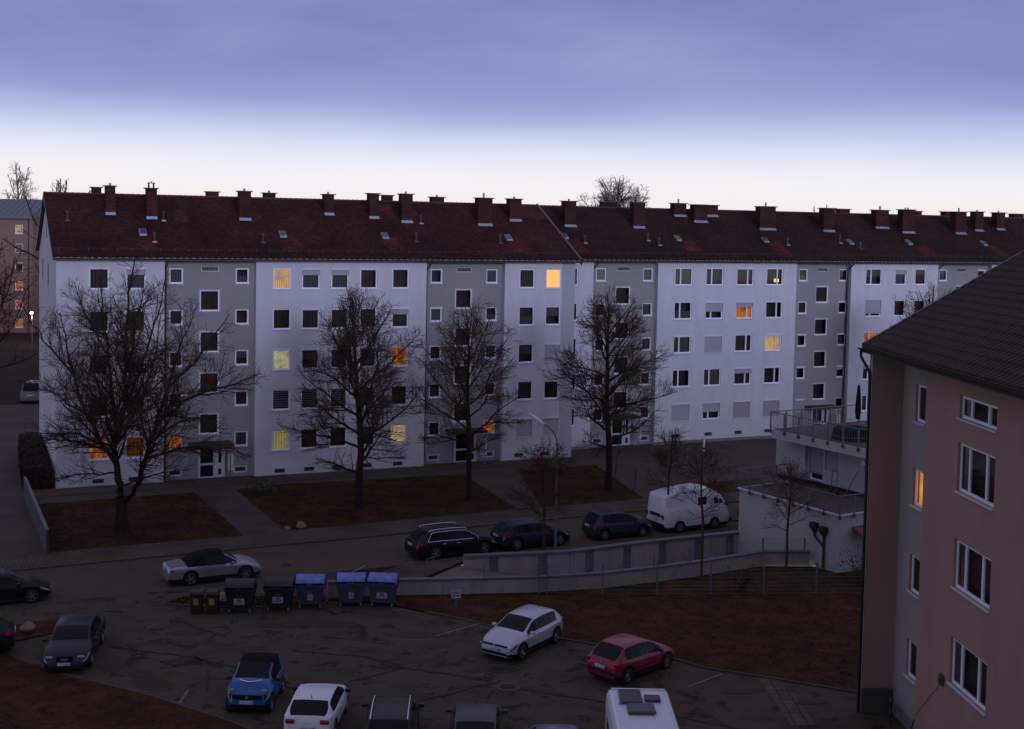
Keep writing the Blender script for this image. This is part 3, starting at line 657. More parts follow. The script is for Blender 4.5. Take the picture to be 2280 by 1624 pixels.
# table lamp glowing in the top right window of the wide white bay
lt = thing('table_lamp', P0 + nn * 2.7 + u * 56.9 + nn * 0.45 + Vector((0, 0, S2[0] + 0.08)), UH, 'small glowing table lamp behind the top right window of the wide white bay', 'lamp')
MB().lathe([(0.16, 0.16), (0.20, 0.18), (0.20, 0.42), (0.15, 0.44)], 12).build('lamp_shade', mat('lamp_shade_glow', (0.8, 0.75, 0.4), 0.8, emis=(1.0, 0.85, 0.42), estr=1.1), lt)
MB().tube((0, 0, 0), (0, 0, 0.2), 0.04, n=8).build('lamp_foot', M_black, lt)


# ================================================================== far house on the left with its lamp
FH = thing('far_apartment_house', (-70, 188, 0), 0, 'distant pinkish six storey house at the left edge, with a low metal roof', 'house')
FZ = [14.5 - 2.75 * i for i in range(6)]
hs = [(-2.6, z, 1.15, 1.3) for z in FZ] + [(-9.0, z, 1.15, 1.3) for z in FZ]
bay_wall(FH, -26, 0, 0, 17.0, 0, hs, [M_far, M_far, M_far])
MB().poly([(0, 0, 0), (0, 14, 0), (0, 14, 17.0), (0, 0, 17.0)]).poly([(0, 14, 0), (-26, 14, 0), (-26, 14, 17.0), (0, 14, 17.0)]).build('side_wall', M_far, FH)
FK = ['warm', 'net', 'dark', 'orange', 'orange', 'orange']
for i, z in enumerate(FZ):
    window(FH, -2.6, z, 0, 1.15, 1.3, FK[i]); window(FH, -9.0, z, 0, 1.15, 1.3, 'net')
rf = MB().poly([(-26.5, -0.6, 17.0), (0.6, -0.6, 17.0), (0.6, 7, 19.6), (-26.5, 7, 19.6)]).poly([(-26.5, 14.6, 17.0), (-26.5, 7, 19.6), (0.6, 7, 19.6), (0.6, 14.6, 17.0)]).poly([(0.6, -0.6, 17.0), (0.6, 14.6, 17.0), (0.6, 7, 19.6)]).box((-26.5, -0.75, 16.7), (0.6, -0.602, 17.02)).build('roof', mat('far_metal_roof', (0.14, 0.16, 0.18), 0.5, metal=0.3), FH)
sm = MB()
for i in range(30): sm.tube((-26 + i * 0.9, -0.6, 17.03), (-26 + i * 0.9, 7, 19.63), 0.04, n=4)
sm.build('roof_seam', M_metal, rf)
MB().tube((-0.6, -0.1, 0), (-0.6, -0.1, 17), 0.08, n=6).build('downpipe', M_pipe, FH)
fl = thing('street_lamp', (-63.4, 170, 0), 0, 'lit street lamp glowing white in front of the far pinkish house', 'street lamp', 'street lamps')
MB().tube((0, 0, 0), (0, 0, 4.3), 0.07, 0.05, 8).build('pole', M_metal, fl)
MB().box((-0.17, -0.45, 4.30), (0.17, 0.05, 4.50)).build('lamp_head', mat('far_lamp_glow', (1, 1, 1), 0.5, emis=(0.75, 0.85, 1.0), estr=14.0), fl, bevel=0.05)
pl = bpy.data.lights.new('lamp_light', 'POINT'); pl.energy = 260; pl.color = (1.0, 0.85, 0.5); pl.shadow_soft_size = 0.3
plo = link('lamp_light', pl, fl, (0.0, -0.4, 3.9))
# ================================================================== ground, road, pavements, lawns
def sd(x, m, z=0):            # street coordinates: along / across
    a = R(26.3); return (x * math.cos(a) - m * math.sin(a), x * math.sin(a) + m * math.cos(a))
def inv(x, y):
    a = R(26.3); return (x * math.cos(a) + y * math.sin(a), -x * math.sin(a) + y * math.cos(a))
TRENCH = [(-5.2, 60.1), (-2.35, 65.2), (3.24, 66.45), (7.99, 69.1), (13.3, 71.8), (16.2, 66.2), (13.2, 66.0), (9.4, 63.9), (7.25, 62.8), (4.6, 61.55), (1.5, 60.75), (-3.0, 60.0)]
def sheet(name, outer, z, m, holes=(), kind='structure'):
    bm = bmesh.new()
    for loop in [outer] + list(holes):
        vs = [bm.verts.new((p[0], p[1], z)) for p in loop]
        for i in range(len(vs)): bm.edges.new((vs[i], vs[(i + 1) % len(vs)]))
    bmesh.ops.triangle_fill(bm, edges=bm.edges[:], use_beauty=True)
    for f in bm.faces:
        if f.normal.z < 0: f.normal_flip()
    me = bpy.data.meshes.new(name); bm.to_mesh(me); bm.free(); me.materials.append(m)
    o = link(name, me); o['kind'] = kind
    return o
sheet('ground', [(-500, -60), (500, -60), (500, 700), (-500, 700)], 0.0, M_ground, [TRENCH])
# lot and road are one asphalt level, the road proper a hair above
lot = [sd(-60, 60.6), sd(20.6, 60.6)] + [(-7.2, 61.5), (-7.9, 59.9), (-8.3, 58.6), (-5.7, 58.2), (-3.63, 57.02), (-2.88, 56.67), (-0.79, 55.33), (2.47, 53.65), (6.82, 51.44), (8.0, 50.4), (10.95, 49.16), (13.5, 48.0), (14.5, 46.0), (15.5, 30), (-9, 30), (-5.5, 40.5), (-9.34, 43.87), (-12.93, 46.26), (-16.9, 48.29), (-19.5, 50.0), (-21.5, 51.5), (-40, 42.5)]
sheet('parking_lot', lot, 0.004, M_asph)
sheet('road', [sd(-90, 60.6), sd(120, 60.6), sd(120, 66.6), sd(-90, 66.6)], 0.008, M_road)
def kerb(name, pts, w=0.14, h=0.12, z0=0.0):
    b = MB()
    for a, c in zip(pts[:-1], pts[1:]):
        L = (Vector(c) - Vector(a)).length; n = max(1, int(L / 1.0))
        for i in range(n):
            p = Vector(a).lerp(Vector(c), i / n + 0.006 / L); q = Vector(a).lerp(Vector(c), (i + 1) / n - 0.006 / L)
            b.seg(p, q, w, z0, h)
    o = b.build(name, M_kerb); o['kind'] = 'structure'; return o
# far side: raised footway, drive, paths, lawns
sheet('far_footway_base', [sd(-90, 66.74), sd(120, 66.74), sd(120, 125), sd(-90, 125)], 0.055, M_drive)
kerb('kerb', [sd(-40, 66.66), sd(70, 66.66)], 0.14, 0.10)
sheet('pavement', [sd(-40, 66.74), sd(70, 66.74), sd(70, 69.45), sd(-40, 69.45)], 0.085, M_pave)
sheet('house_path', [tuple((P0 + u * a + nn * b)[:2]) for a, b in ((-1.5, -2.2), (36.6, -1.7), (36.6, 0), (39.5, 2.7), (-1.5, 0.1))], 0.075, M_pave)
sheet('entrance_path', [(-19.95, 81.6), (-14.43, 70.0), (-12.5, 71.2), (-17.75, 82.6)], 0.080, M_pave)
sheet('entrance_path_middle', [(-3.3, 89.0), (0.6, 78.1), (1.95, 78.6), (0.5, 91.0)], 0.080, M_pave)
LAWNS = [[(-28.5, 76.6), (-19.9, 81.0), (-14.55, 70.1), (-23.6, 65.9)], [(-17.5, 82.0), (-15.7, 83.6), (-3.2, 88.5), (0.5, 78.15), (-12.4, 71.4)],
         [(0.75, 90.0), (6.33, 93.0), (8.7, 81.9), (2.05, 78.75)], [(13.0, 87.0), (17.5, 89.2), (17.5, 85.4), (11.9, 82.9)]]
for i, l in enumerate(LAWNS):
    o = sheet('lawn', l, 0.095, M_grass)
    kerb('lawn_edging', [l[j] for j in range(len(l))] + [l[0]], 0.06, 0.088, 0.03)
# near side pavement with paving blocks
near = [sd(-6.0, 60.55), sd(60, 60.55), sd(60, 58.2), (13.3, 71.9), (7.99, 69.2), (3.24, 66.55), (-2.35, 65.3), (-5.3, 60.2), (-7.6, 59.9), (-7.0, 61.3)]
near = [(-7.1, 61.4), (-5.6, 64.0)] + [sd(24.1, 60.5), sd(60, 60.5), sd(60, 58.3), (14.0, 72.0), (7.9, 69.35), (3.15, 66.70), (-2.4, 65.45), (-5.3, 60.2), (-7.6, 59.9)]
sheet('near_pavement', near, 0.07, M_pave)
kerb('kerb', [(-7.1, 61.45), (-5.75, 63.95), sd(24.3, 60.56), sd(60, 60.56)], 0.12, 0.085)
front = [(-5.7, 58.2), (-8.3, 58.6), (-7.9, 59.35), (-4.98, 59.55), (-3.0, 59.75), (1.5, 60.45), (4.63, 61.35), (7.3, 62.6), (9.5, 63.8), (13.3, 66.0), (15.9, 66.1), (16.9, 64.9), (18.6, 65.9), (22, 60), (15.2, 47.5), (13.5, 48.05), (10.95, 49.2), (8.0, 50.45), (6.82, 51.5), (2.47, 53.7), (-0.79, 55.4), (-2.88, 56.75), (-3.63, 57.1)]
sheet('lawn', front, 0.05, M_grass)
kerb('lawn_edging', [(-3.63, 57.05), (-2.88, 56.7), (-0.79, 55.37), (2.47, 53.67), (6.82, 51.46), (8.0, 50.42), (10.95, 49.17), (13.5, 48.02)], 0.10, 0.07)
leftg = [(-20.5, 51.2), (-19.3, 49.9), (-16.9, 48.3), (-12.93, 46.26), (-9.34, 43.87), (-5.5, 40.6), (-8, 34), (-30, 34), (-34, 44)]
sheet('lawn', leftg, 0.05, M_grass)
kerb('lawn_edging', [(-16.9, 48.33), (-12.93, 46.29), (-9.34, 43.9), (-6, 41)], 0.09, 0.065)
strip = [(-34, 51.0), (-21.4, 53.7), (-18.9, 55.4), (-18.0, 54.2), (-19.8, 52.2), (-34, 44)]
sheet('lawn', strip, 0.055, M_grass)
isl = [(-15.5, 57.5), (-14.9, 58.7), (-11.5, 58.9), (-8.35, 59.1), (-8.2, 58.2), (-8.6, 57.7), (-10.2, 57.4), (-13.0, 57.1)]
sheet('lawn', isl, 0.05, M_grass)
kerb('lawn_edging', isl + [isl[0]], 0.09, 0.075)
# tufts of real grass standing on the lawns
rnd = random.Random(5)
def tufts(poly, n, z, hmax):
    xs = [p[0] for p in poly]; ys = [p[1] for p in poly]; V = []; Fc = []
    def inside(x, y):
        c = False; j = len(poly) - 1
        for i in range(len(poly)):
            xi, yi = poly[i]; xj, yj = poly[j]
            if (yi > y) != (yj > y) and x < (xj - xi) * (y - yi) / (yj - yi) + xi: c = not c
            j = i
        return c
    while n > 0:
        x = rnd.uniform(min(xs), max(xs)); y = rnd.uniform(min(ys), max(ys))
        if not inside(x, y): continue
        n -= 1
        for q in range(3):
            a = rnd.uniform(0, 2 * PI); w_ = rnd.uniform(.015, .035); hh = rnd.uniform(.3, 1) * hmax; dx, dy = rnd.uniform(-.05, .05), rnd.uniform(-.05, .05)
            k = len(V); V.extend([(x + dx - math.cos(a) * w_, y + dy - math.sin(a) * w_, z), (x + dx + math.cos(a) * w_, y + dy + math.sin(a) * w_, z), (x + dx + rnd.uniform(-.05, .05), y + dy + rnd.uniform(-.05, .05), z + hh)])
            Fc.append((k, k + 1, k + 2))
    me = bpy.data.meshes.new('grass_tufts'); me.from_pydata(V, [], Fc); me.materials.append(M_grass)
    tag(link('grass_tufts', me), 'short brown winter grass on the lawns', 'grass', kind='stuff')
tufts(front, 8000, 0.045, 0.04); tufts(leftg, 2500, 0.045, 0.055); tufts(LAWNS[0], 2500, 0.09, 0.05); tufts(LAWNS[1], 3500, 0.09, 0.05); tufts(LAWNS[2], 2000, 0.09, 0.05)
tufts(isl, 700, 0.045, 0.12)
# worn asphalt: patches, tarred cracks, parking marks, covers
def blob(cx, cy, rx, ry, rot, z, seed, n=22):
    rr = random.Random(seed); pts = []
    f = [rr.uniform(.65, 1.25) for _ in range(n)]; f = [(f[i] + f[i - 1] + f[(i + 1) % n]) / 3 for i in range(n)]
    for i in range(n):
        a = 2 * PI * i / n; x, y = rx * f[i] * math.cos(a), ry * f[i] * math.sin(a)
        pts.append((cx + x * math.cos(rot) - y * math.sin(rot), cy + x * math.sin(rot) + y * math.cos(rot)))
    return pts
pb = MB()
pcs = [(-13.5, 53.6, .9, .35, .3), (-12.2, 52.3, 1.2, .3, -.2), (-15.0, 52.0, .7, .3, .2), (-10.5, 51.7, .9, .25, .1), (-9.3, 50.4, .5, .2, 0), (-12.9, 50.2, .6, .25, .4), (-14.6, 48.9, 1.3, .5, -.4), (-13.2, 47.6, 1.2, .6, -.5),
       (-7.0, 49.5, .8, .18, .2), (-5.0, 48.2, .5, .2, .3), (-3.2, 46.9, .4, .16, .1), (-1.0, 49.8, .8, .3, .5), (-3.5, 53.9, 1.6, .4, .1), (-9.0, 55.0, 2.6, .5, .1), (-6.0, 51.9, .8, .3, .1), (1.4, 47.6, .9, .25, -.3), (3.9, 45.9, 1.0, .3, -.3), (5.4, 45.0, 1.1, .4, -.2), (7.5, 44.9, .4, .2, 0), (-1.2, 44.9, .8, .35, .1), (9.0, 48.0, .9, .3, .2), (11.4, 47.0, .8, .25, .3), (-10.9, 48.3, .6, .16, 0)]
for i, (x, y, a, b, r_) in enumerate(pcs):
    pb.poly([(p[0], p[1], 0.0105 + 0.0003 * i) for p in blob(x, y, a, b, r_, 0, i)])
o = pb.build('asphalt_patches', M_patch); o['kind'] = 'structure'
ck = MB()
def crack(pts, w=0.05, seed=0, z=0.019):
    rr = random.Random(seed); P = []
    for a, c in zip(pts[:-1], pts[1:]):
        a = Vector(a); c = Vector(c); n = max(2, int((c - a).length / 0.35))
        for i in range(n): P.append(a.lerp(c, i / n) + Vector((rr.uniform(-.07, .07), rr.uniform(-.07, .07))))
    P.append(Vector(pts[-1]))
    for i in range(len(P) - 1):
        d = (P[i + 1] - P[i]).normalized(); q = Vector((-d.y, d.x)); w0 = w * rr.uniform(.4, 1.5); w1 = w * rr.uniform(.4, 1.5)
        ck.poly([tuple(P[i] - q * w0) + (z,), tuple(P[i + 1] - q * w1) + (z,), tuple(P[i + 1] + q * w1) + (z,), tuple(P[i] + q * w0) + (z,)])
crack([(-16, 51.6), (-12.6, 50.6), (-9.6, 49.1), (-8.9, 48.3)], .07, 1); crack([(-8.7, 51.6), (-5.5, 51.0), (-3.6, 49.7), (-0.9, 48.7), (0.2, 47.9), (3.0, 46.9), (5.6, 45.6), (8.5, 44.2)], .07, 2)
crack([(-5.9, 48.2), (-4.7, 49.1), (-4.1, 49.9)], .04, 3); crack([(-3.3, 46.3), (-2.3, 46.9), (-1.1, 47.9), (-0.4, 48.3)], .06, 4); crack([(-14.5, 55.6), (-13.2, 54.2), (-11.8, 53.3)], .05, 5)
crack([(-3, 43.2), (-1, 42.8), (0.5, 42.1)], .03, 6); crack([(-13.6, 50.0), (-12.4, 50.7), (-11.9, 50.2), (-12.9, 49.5), (-13.6, 50.0)], .05, 7); crack([(0.3, 43.3), (2.2, 42.8), (3.2, 42.0)], .03, 8)
crack([(-9.9, 47.1), (-8.4, 47.7), (-7.1, 47.0)], .04, 9); crack([(-11.5, 49.0), (-11.0, 46.9)], .04, 10); crack([(-7.6, 53.4), (-4.6, 52.6)], .03, 11)
o = ck.build('asphalt_cracks', M_crack); o['kind'] = 'structure'
ln = MB()
for a, c in [((-11.73, 46.96), (-11.71, 45.54)), ((-0.8, 55.9), (-2.9, 53.8)), ((8.56, 49.8), (7.0, 48.3)), ((-3.87, 45.1), (-3.92, 43.6)), ((-6.9, 44.0), (-6.95, 41.5)), ((-15.2, 46.9), (-15.0, 46.1)), ((5.2, 52.1), (3.9, 50.3))]:
    ln.seg(a, c, 0.09, 0.0205, 0.024)
o = ln.build('parking_marks', M_line); o['kind'] = 'structure'
sp = MB(); sp.poly([(9.9, 50.4, 0.0125), (10.17, 44.7, 0.0125), (11.1, 44.9, 0.0125), (10.8, 49.9, 0.0125)])
o = sp.build('paved_strip', M_slab); o['kind'] = 'structure'
def cover(x, y, z, lab):
    t = thing('manhole_cover', (x, y, z), 0.4, lab, 'manhole cover', 'manhole covers')
    MB().lathe([(0.30, 0.0), (0.48, 0.0), (0.48, 0.006), (0.30, 0.006)], 24, closed=True).build('cover_ring', M_kerb, t)
    MB().lathe([(0.0, 0.008), (0.295, 0.008), (0.295, 0.0)], 24).build('cover_plate', M_crack, t)
cover(-11.18, 64.51, 0.009, 'round manhole cover in the road behind the blue waste containers')
cover(0.14, 47.94, 0.0185, 'round manhole cover in the dark tarred joint of the car park')

# ================================================================== ramp between two walls
U_ = [(-2.2, 65.1), (3.24, 66.45), (7.99, 69.1), (13.26, 71.6)]
rp = MB(); rp.poly([(-5.2, 60.1, 0.0), (-3.0, 60.0, -0.25), (4.6, 61.5, -1.1), (16.2, 66.2, -2.4), (13.3, 71.8, -2.4), (3.24, 66.45, -1.0), (-2.35, 65.2, 0.0)])
o = rp.build('ramp', mat('ramp_concrete', (0.15, 0.125, 0.11), 0.9, var=0.15)); o['kind'] = 'structure'
rw = thing('retaining_wall', (0, 0, 0), 0, 'pale retaining wall with dark grey vertical strips between the street and the garage ramp', 'wall', 'ramp walls')
b = MB()
for a, c in zip(U_[:-1], U_[1:]): b.seg(a, c, 0.25, -2.6, 0.44)
b.build('wall', M_conc, rw)
b = MB()
for a, c in zip(U_[:-1], U_[1:]): b.seg(a, c, 0.42, 0.441, 0.55)
b.build('coping', M_cope, rw)
def along(P, s):
    for a, c in zip(P[:-1], P[1:]):
        L = math.dist(a, c)
        if s <= L: return Vector(a).lerp(Vector(c), s / L), (Vector(c) - Vector(a)).normalized()
        s -= L
    return Vector(P[-1]), (Vector(P[-1]) - Vector(P[-2])).normalized()
for s in (1.55, 4.15, 6.8, 9.2, 11.5, 13.8, 15.9):
    p, d = along(U_, s); q = Vector((d.y, -d.x)) * 0.132
    MB().seg(p + q - d * 0.24, p + q + d * 0.24, 0.02, -2.6, 0.435).build('grey_strip', M_pil, rw)
F_ = [(-8.3, 58.95), (-7.2, 59.25), (-4.98, 59.65), (-3.0, 59.87), (1.54, 60.57), (4.63, 61.46), (7.33, 62.75), (9.52, 63.9), (13.3, 66.2), (15.75, 66.35)]
lw = thing('garden_wall', (0, 0, 0), 0, 'long low pale concrete wall curving behind the lawn and bins, with metal coping', 'wall', 'ramp walls')
s0 = 0; Lt = sum(math.dist(a, c) for a, c in zip(F_[:-1], F_[1:]))
for a, c in zip(F_[:-1], F_[1:]):
    MB().seg(Vector(a) + (Vector(c) - Vector(a)).normalized() * 0.008, Vector(c) - (Vector(c) - Vector(a)).normalized() * 0.008, 0.24, -2.5 if a[0] > -5 else -0.1, 0.72).build('wall_segment', M_conc, lw)
b = MB()
for a, c in zip(F_[:-1], F_[1:]): b.seg(a, c, 0.34, 0.721, 0.80)
b.build('coping', M_cope, lw)
def mesh_fence(name, pts, z, h, label, group, post_h=None, fine=True, extra=0.0):
    t = thing(name, (pts[0][0], pts[0][1], z), 0, label, 'fence', group)
    o0 = Vector((pts[0][0], pts[0][1]))
    wmesh = MB()
    for i, p in enumerate(pts):
        q = Vector(p) - o0
        MB().box((q.x - 0.035, q.y - 0.035, 0), (q.x + 0.035, q.y + 0.035, h + 0.06)).build('post', M_metal, t)
        if i + 1 < len(pts):
            r_ = Vector(pts[i + 1]) - o0; L = (r_ - q).length
            nz = int(h / 0.2)
            for k in range(nz + 1): wmesh.tube((q.x, q.y, 0.05 + (h - 0.08) * k / nz), (r_.x, r_.y, 0.05 + (h - 0.08) * k / nz), 0.006, n=3, cap=False)
            nv = int(L / 0.10)
            for k in range(nv):
                s = q.lerp(r_, k / nv); wmesh.tube((s.x, s.y, 0.04), (s.x, s.y, h), 0.0035, n=3, cap=False)
    o = wmesh.build('wire_mesh', M_metal, t); o['kind'] = 'stuff'
mesh_fence('mesh_fence', [(-1.06, 59.95), (1.5, 60.55), (3.93, 61.2), (7.27, 62.7), (9.18, 63.7), (11.31, 64.95), (13.3, 66.2), (15.5, 66.33)], 0.80, 0.62, 'low grey wire fence standing on the coping of the curved garden wall', 'wire mesh fences')
mesh_fence('mesh_fence', [(1.56, 60.25), (1.94, 60.27), (4.56, 60.23), (7.18, 60.4), (9.74, 60.6), (12.31, 60.8), (14.9, 61.1), (17.5, 61.3)], 0.05, 1.45, 'tall grey wire fence crossing the lawn below the garden wall', 'wire mesh fences')

# ================================================================== terraced modern house on the right
C0 = Vector((12.93, 71.3, 0)); C1 = Vector((16.9, 64.9, 0))
hd = (C1 - C0).normalized(); hu = Vector((-hd.y, hd.x, 0)); HL = (C1 - C0).length
TH = thing('terraced_house', C0, math.atan2(hd.y, hd.x), 'white modern house with two railed terraces stepped above the garage ramp', 'house')
ZT = 3.05
b = MB(); D = 12
b.poly([(0, 0, -2.6), (HL, 0, -2.6), (HL, 0, ZT - 0.06), (0, 0, ZT - 0.06)]).poly([(HL, 0, -2.6), (HL, D, -2.6), (HL, D, ZT - 0.06), (HL, 0, ZT - 0.06)])
b.poly([(0, D, -2.6), (0, 0, -2.6), (0, 0, ZT - 0.06), (0, D, ZT - 0.06)])
b.build('wall', M_terr, TH)
MB().box((-0.12, -0.12, ZT - 0.059), (HL + 0.12, D, ZT)).build('terrace_slab', M_sill, TH)
MB().box((0.05, 0.05, ZT + 0.004), (HL - 0.05, D, ZT + 0.02)).build('terrace_floor', M_deck, TH)
WX, WY = -1.3, 4.0          # the set back upper storey: its long wall runs at y = WY
uz = 6.05
b = MB()
hol = [(1.35, ZT + 0.1, 0.95, 2.15), (2.45, ZT + 0.95, 1.0, 1.3)]
bb = bay_wall(TH, -1.4, 0.95, ZT + 0.25, uz - 0.5, WY, [], [M_terr, M_terr, M_terr])
bay_wall(TH, 0.95, 6.6, ZT + 0.25, uz - 0.5, WY + 0.25, [(1.05, ZT + 0.25, 1.05, 2.2), (2.25, ZT + 1.0, 1.0, 1.45)], [M_terr, M_terr, M_terr])
MB().poly([(0.95, WY, ZT + 0.25), (0.95, WY + 0.25, ZT + 0.25), (0.95, WY + 0.25, uz - 0.5), (0.95, WY, uz - 0.5)]).poly([(-1.4, D, ZT), (-1.4, WY, ZT), (-1.4, WY, uz - 0.5), (-1.4, D, uz - 0.5)]).build('wall', M_terr, TH)
MB().box((-1.4, WY - 0.02, ZT + 0.02), (0.94, WY + 0.1, ZT + 0.25)).box((0.96, WY + 0.23, ZT + 0.02), (1.05, WY + 0.3, ZT + 0.249)).box((2.1, WY + 0.23, ZT + 0.02), (6.6, WY + 0.3, ZT + 0.249)).build('base_strip', M_black, TH)
window(TH, 1.05, ZT + 0.3, WY + 0.25, 1.05, 2.15, 'most+beige', sill=False)
window(TH, 2.25, ZT + 1.0, WY + 0.25, 1.0, 1.45, 'full+beige')
# upper slab, floor, upper house body behind the balcony
MB().box((-0.62, 2.85, uz - 0.5), (6.6, D, uz)).build('balcony_slab', M_terr, TH)
MB().box((-0.55, 2.95, uz + 0.004), (6.5, D, uz + 0.03)).build('terrace_floor', M_deck, TH)
# railings
def railing(root, pts, z, h, nposts, label=None, bars=True, foot=0.22, zt=0.0):
    r_ = None
    b = MB()
    for a, c in zip(pts[:-1], pts[1:]): b.tube((a[0], a[1], z + h), (c[0], c[1], z + h), 0.03, n=6); b.tube((a[0], a[1], z + 0.10), (c[0], c[1], z + 0.10), 0.018, n=4)
    r_ = b.build('railing', M_metal, root)
    bm_ = MB()
    for (a, c), n in zip(zip(pts[:-1], pts[1:]), nposts):
        a = Vector(a); c = Vector(c); d = (c - a).normalized(); pr = Vector((d.y, -d.x))
        for i in range(n + 1):
            p = a.lerp(c, i / n)
            MB().seg(p - d * 0.05, p + d * 0.05, 0.03, z - 0.05, z + h).build('post', M_metal, r_)
            MB().seg(p - d * 0.08, p + d * 0.08, 0.07, z - foot, z - 0.051).build('bracket', M_dgrey, r_)
        L = (c - a).length; k = int(L / 0.115)
        for i in range(k):
            p = a.lerp(c, (i + .5) / k); bm_.box((p.x - .006, p.y - .006, z + 0.10), (p.x + .006, p.y + .006, z + h))
    o = bm_.build('bars', M_metal, r_); o['kind'] = 'stuff'
railing(TH, [(-0.10, 3.9), (-0.16, -0.16), (HL + 0.16, -0.16), (HL + 0.16, 5.0)], ZT + 0.02, 0.98, [4, 7, 5])
railing(TH, [(-0.66, 10.0), (-0.66, 2.81), (6.0, 2.81), (6.6, 3.4), (6.6, 6)], uz + 0.02, 0.98, [6, 6, 1, 2])
# garage side: canopy and door on the end wall, rain pipes with hoppers on the side wall
MB().poly([(HL + 0.02, 0.9, 2.35), (HL + 1.1, 0.9, 1.95), (HL + 1.1, 3.6, 1.95), (HL + 0.02, 3.6, 2.35)]).box((HL + 1.05, 0.9, 1.85), (HL + 1.1, 3.6, 1.949)).build('canopy', mat('canopy_red', (0.16, 0.08, 0.07), 0.7), TH)
MB().box((HL + 0.01, 1.4, 0.05), (HL + 0.05, 2.4, 2.05)).build('door', M_trim, TH)
for sx, zz in ((-1.62, 2.35), (-0.95, 2.25)):
    b = MB(); x = HL + sx
    b.poly([(x - .2, -.02, zz), (x + .2, -.02, zz), (x + .2, -.3, zz), (x - .2, -.3, zz)])
    for q in (0,):
        top = [(x - .2, -.30), (x + .2, -.30), (x + .2, -.02), (x - .2, -.02)]; bot = [(x - .08, -.16), (x + .08, -.16), (x + .08, -.02), (x - .08, -.02)]
        for i in range(4):
            j = (i + 1) % 4
            b.poly([(*top[i], zz - .25), (*top[j], zz - .25), (*top[j], zz), (*top[i], zz)]); b.poly([(*bot[i], zz - .5), (*bot[j], zz - .5), (*top[j], zz - .25), (*top[i], zz - .25)])
    b.build('rain_hopper', M_pipe, TH)
b = MB(); b.path([(HL - 1.62, -.1, 1.86), (HL - 1.62, -.1, 1.65), (HL - 0.97, -.1, 1.2)], .055, 8); b.path([(HL - .95, -.1, 1.8), (HL - .95, -.1, 0.0)], .065, 8); b.build('downpipe', M_pipe, TH)
# things on the terraces
def tpos(x, y, z=0): 
    p = C0 + hd * x + hu * y; return (p.x, p.y, z)
ps = thing('parasol', tpos(3.3, 5.6, uz + 0.03), 0, 'closed dark parasol standing upright on the upper terrace', 'parasol')
MB().tube((0, 0, 0.06), (0, 0, 2.9), 0.025, n=8).build('pole', M_metal, ps)
MB().lathe([(0.0, 2.88), (0.07, 2.8), (0.13, 2.2), (0.17, 1.35), (0.12, 0.98), (0.03, 0.9)], 10).build('canopy', M_softtop, ps)
MB().lathe([(0, 0.06), (0.27, 0.06), (0.3, 0)], 14).build('base', M_black, ps)
cf = thing('covered_table', tpos(4.0, 4.4, uz + 0.03), R(-30), 'round garden table under a dark cover on the upper terrace', 'table')
MB().lathe([(0, 0.66), (0.85, 0.64), (1.0, 0.55), (1.06, 0.1), (1.1, 0.0)], 20).build('cover', M_softtop, cf, smooth=True)
MB().lathe([(0.95, 0.2), (1.09, 0.2), (1.09, 0.24), (0.95, 0.24)], 20, closed=True).build('strap', M_dgrey, cf)
ht = thing('hand_truck', tpos(3.75, 3.3, ZT + 0.02), R(-60), 'blue hand truck leaning at the wall of the lower terrace', 'hand truck')
MB().path([(-.2, .1, .1), (-.2, .22, 1.2), (-.12, .24, 1.32), (.12, .24, 1.32), (.2, .22, 1.2), (.2, .1, .1)], .022, 6).path([(-.2, .16, .7), (.2, .16, .7)], .016).path([(-.2, .13, .4), (.2, .13, .4)], .016).build('frame', mat('blue_grey_steel', (0.07, 0.10, 0.16), 0.5), ht)
MB().box((-.22, -.22, .03), (.22, .1, .06)).build('toe_plate', M_metal, ht)
for sx in (-.26, .26): MB().lathe([(.05, -.03), (.13, -.03), (.13, .03), (.05, .03)], 14, 'x', (sx, .16, .13), closed=True).build('wheel', M_rubber, ht)
br = thing('broom', tpos(5.0, 3.7, ZT + 0.02), R(-60), 'wooden broom leaning against the white wall of the lower terrace', 'broom')
MB().tube((-.35, -.35, .12), (.05, .22, 1.5), .02, n=6).build('handle', mat('broom_wood', (0.22, 0.10, 0.05), 0.7), br)
MB().box((-.55, -.4, .0), (-.15, -.3, .12)).build('bristles', mat('broom_red', (0.25, 0.03, 0.03), 0.9), br)
mt = thing('wall_lamp', tpos(5.1, WY + 0.2, ZT + 1.9), math.atan2(hd.y, hd.x), 'round white unlit wall lamp beside the terrace window', 'wall lamp')
MB().lathe([(0, -0.12), (.14, -.10), (.17, -.04), (.17, .0)], 16, 'y').build('lamp_cover', M_box, mt)

# ================================================================== salmon coloured house, right foreground
PK = thing('salmon_house', (13.0, 46.0, 0), math.atan2(-0.9976, 0.070), 'near salmon and lilac grey plastered house filling the right edge, brown tiled roof', 'house')
# local x runs toward the camera along the eaves wall, local y away from the street (to the right)
cw = lambda kinds: None
PE = 13.34
MB().poly([(0, 0, 0.95), (0, 1.15, 0.95), (0, 1.15, PE + .1), (0, 0, PE + .1)]).build('wall', M_pink, PK)
MB().poly([(-.01, -.03, 0), (0.03, -.03, 0), (0.03, 1.15, 0), (0.03, 1.15, 0.95), (0.03, -.03, 0.95), (-.01, -.03, .95)]).poly([(0.03, -.03, 0), (0.03, 1.15, 0), (0.03, 1.15, 0.96), (0.03, -.03, 0.96)]).build('plinth', M_base, PK)
MB().poly([(-.35, 0, 0), (0, 0, 0), (0, 0, PE), (-.35, 0, PE)]).poly([(-.35, 12, 0), (-.35, 0, 0), (-.35, 0, PE), (-.35, 12, PE + 6.9)]).build('side_wall', M_pink, PK)
B_rows = [10.92, 7.95, 4.9, 1.87]; hb = []
KB = ['net', 'hot2', 'drawn', 'net']
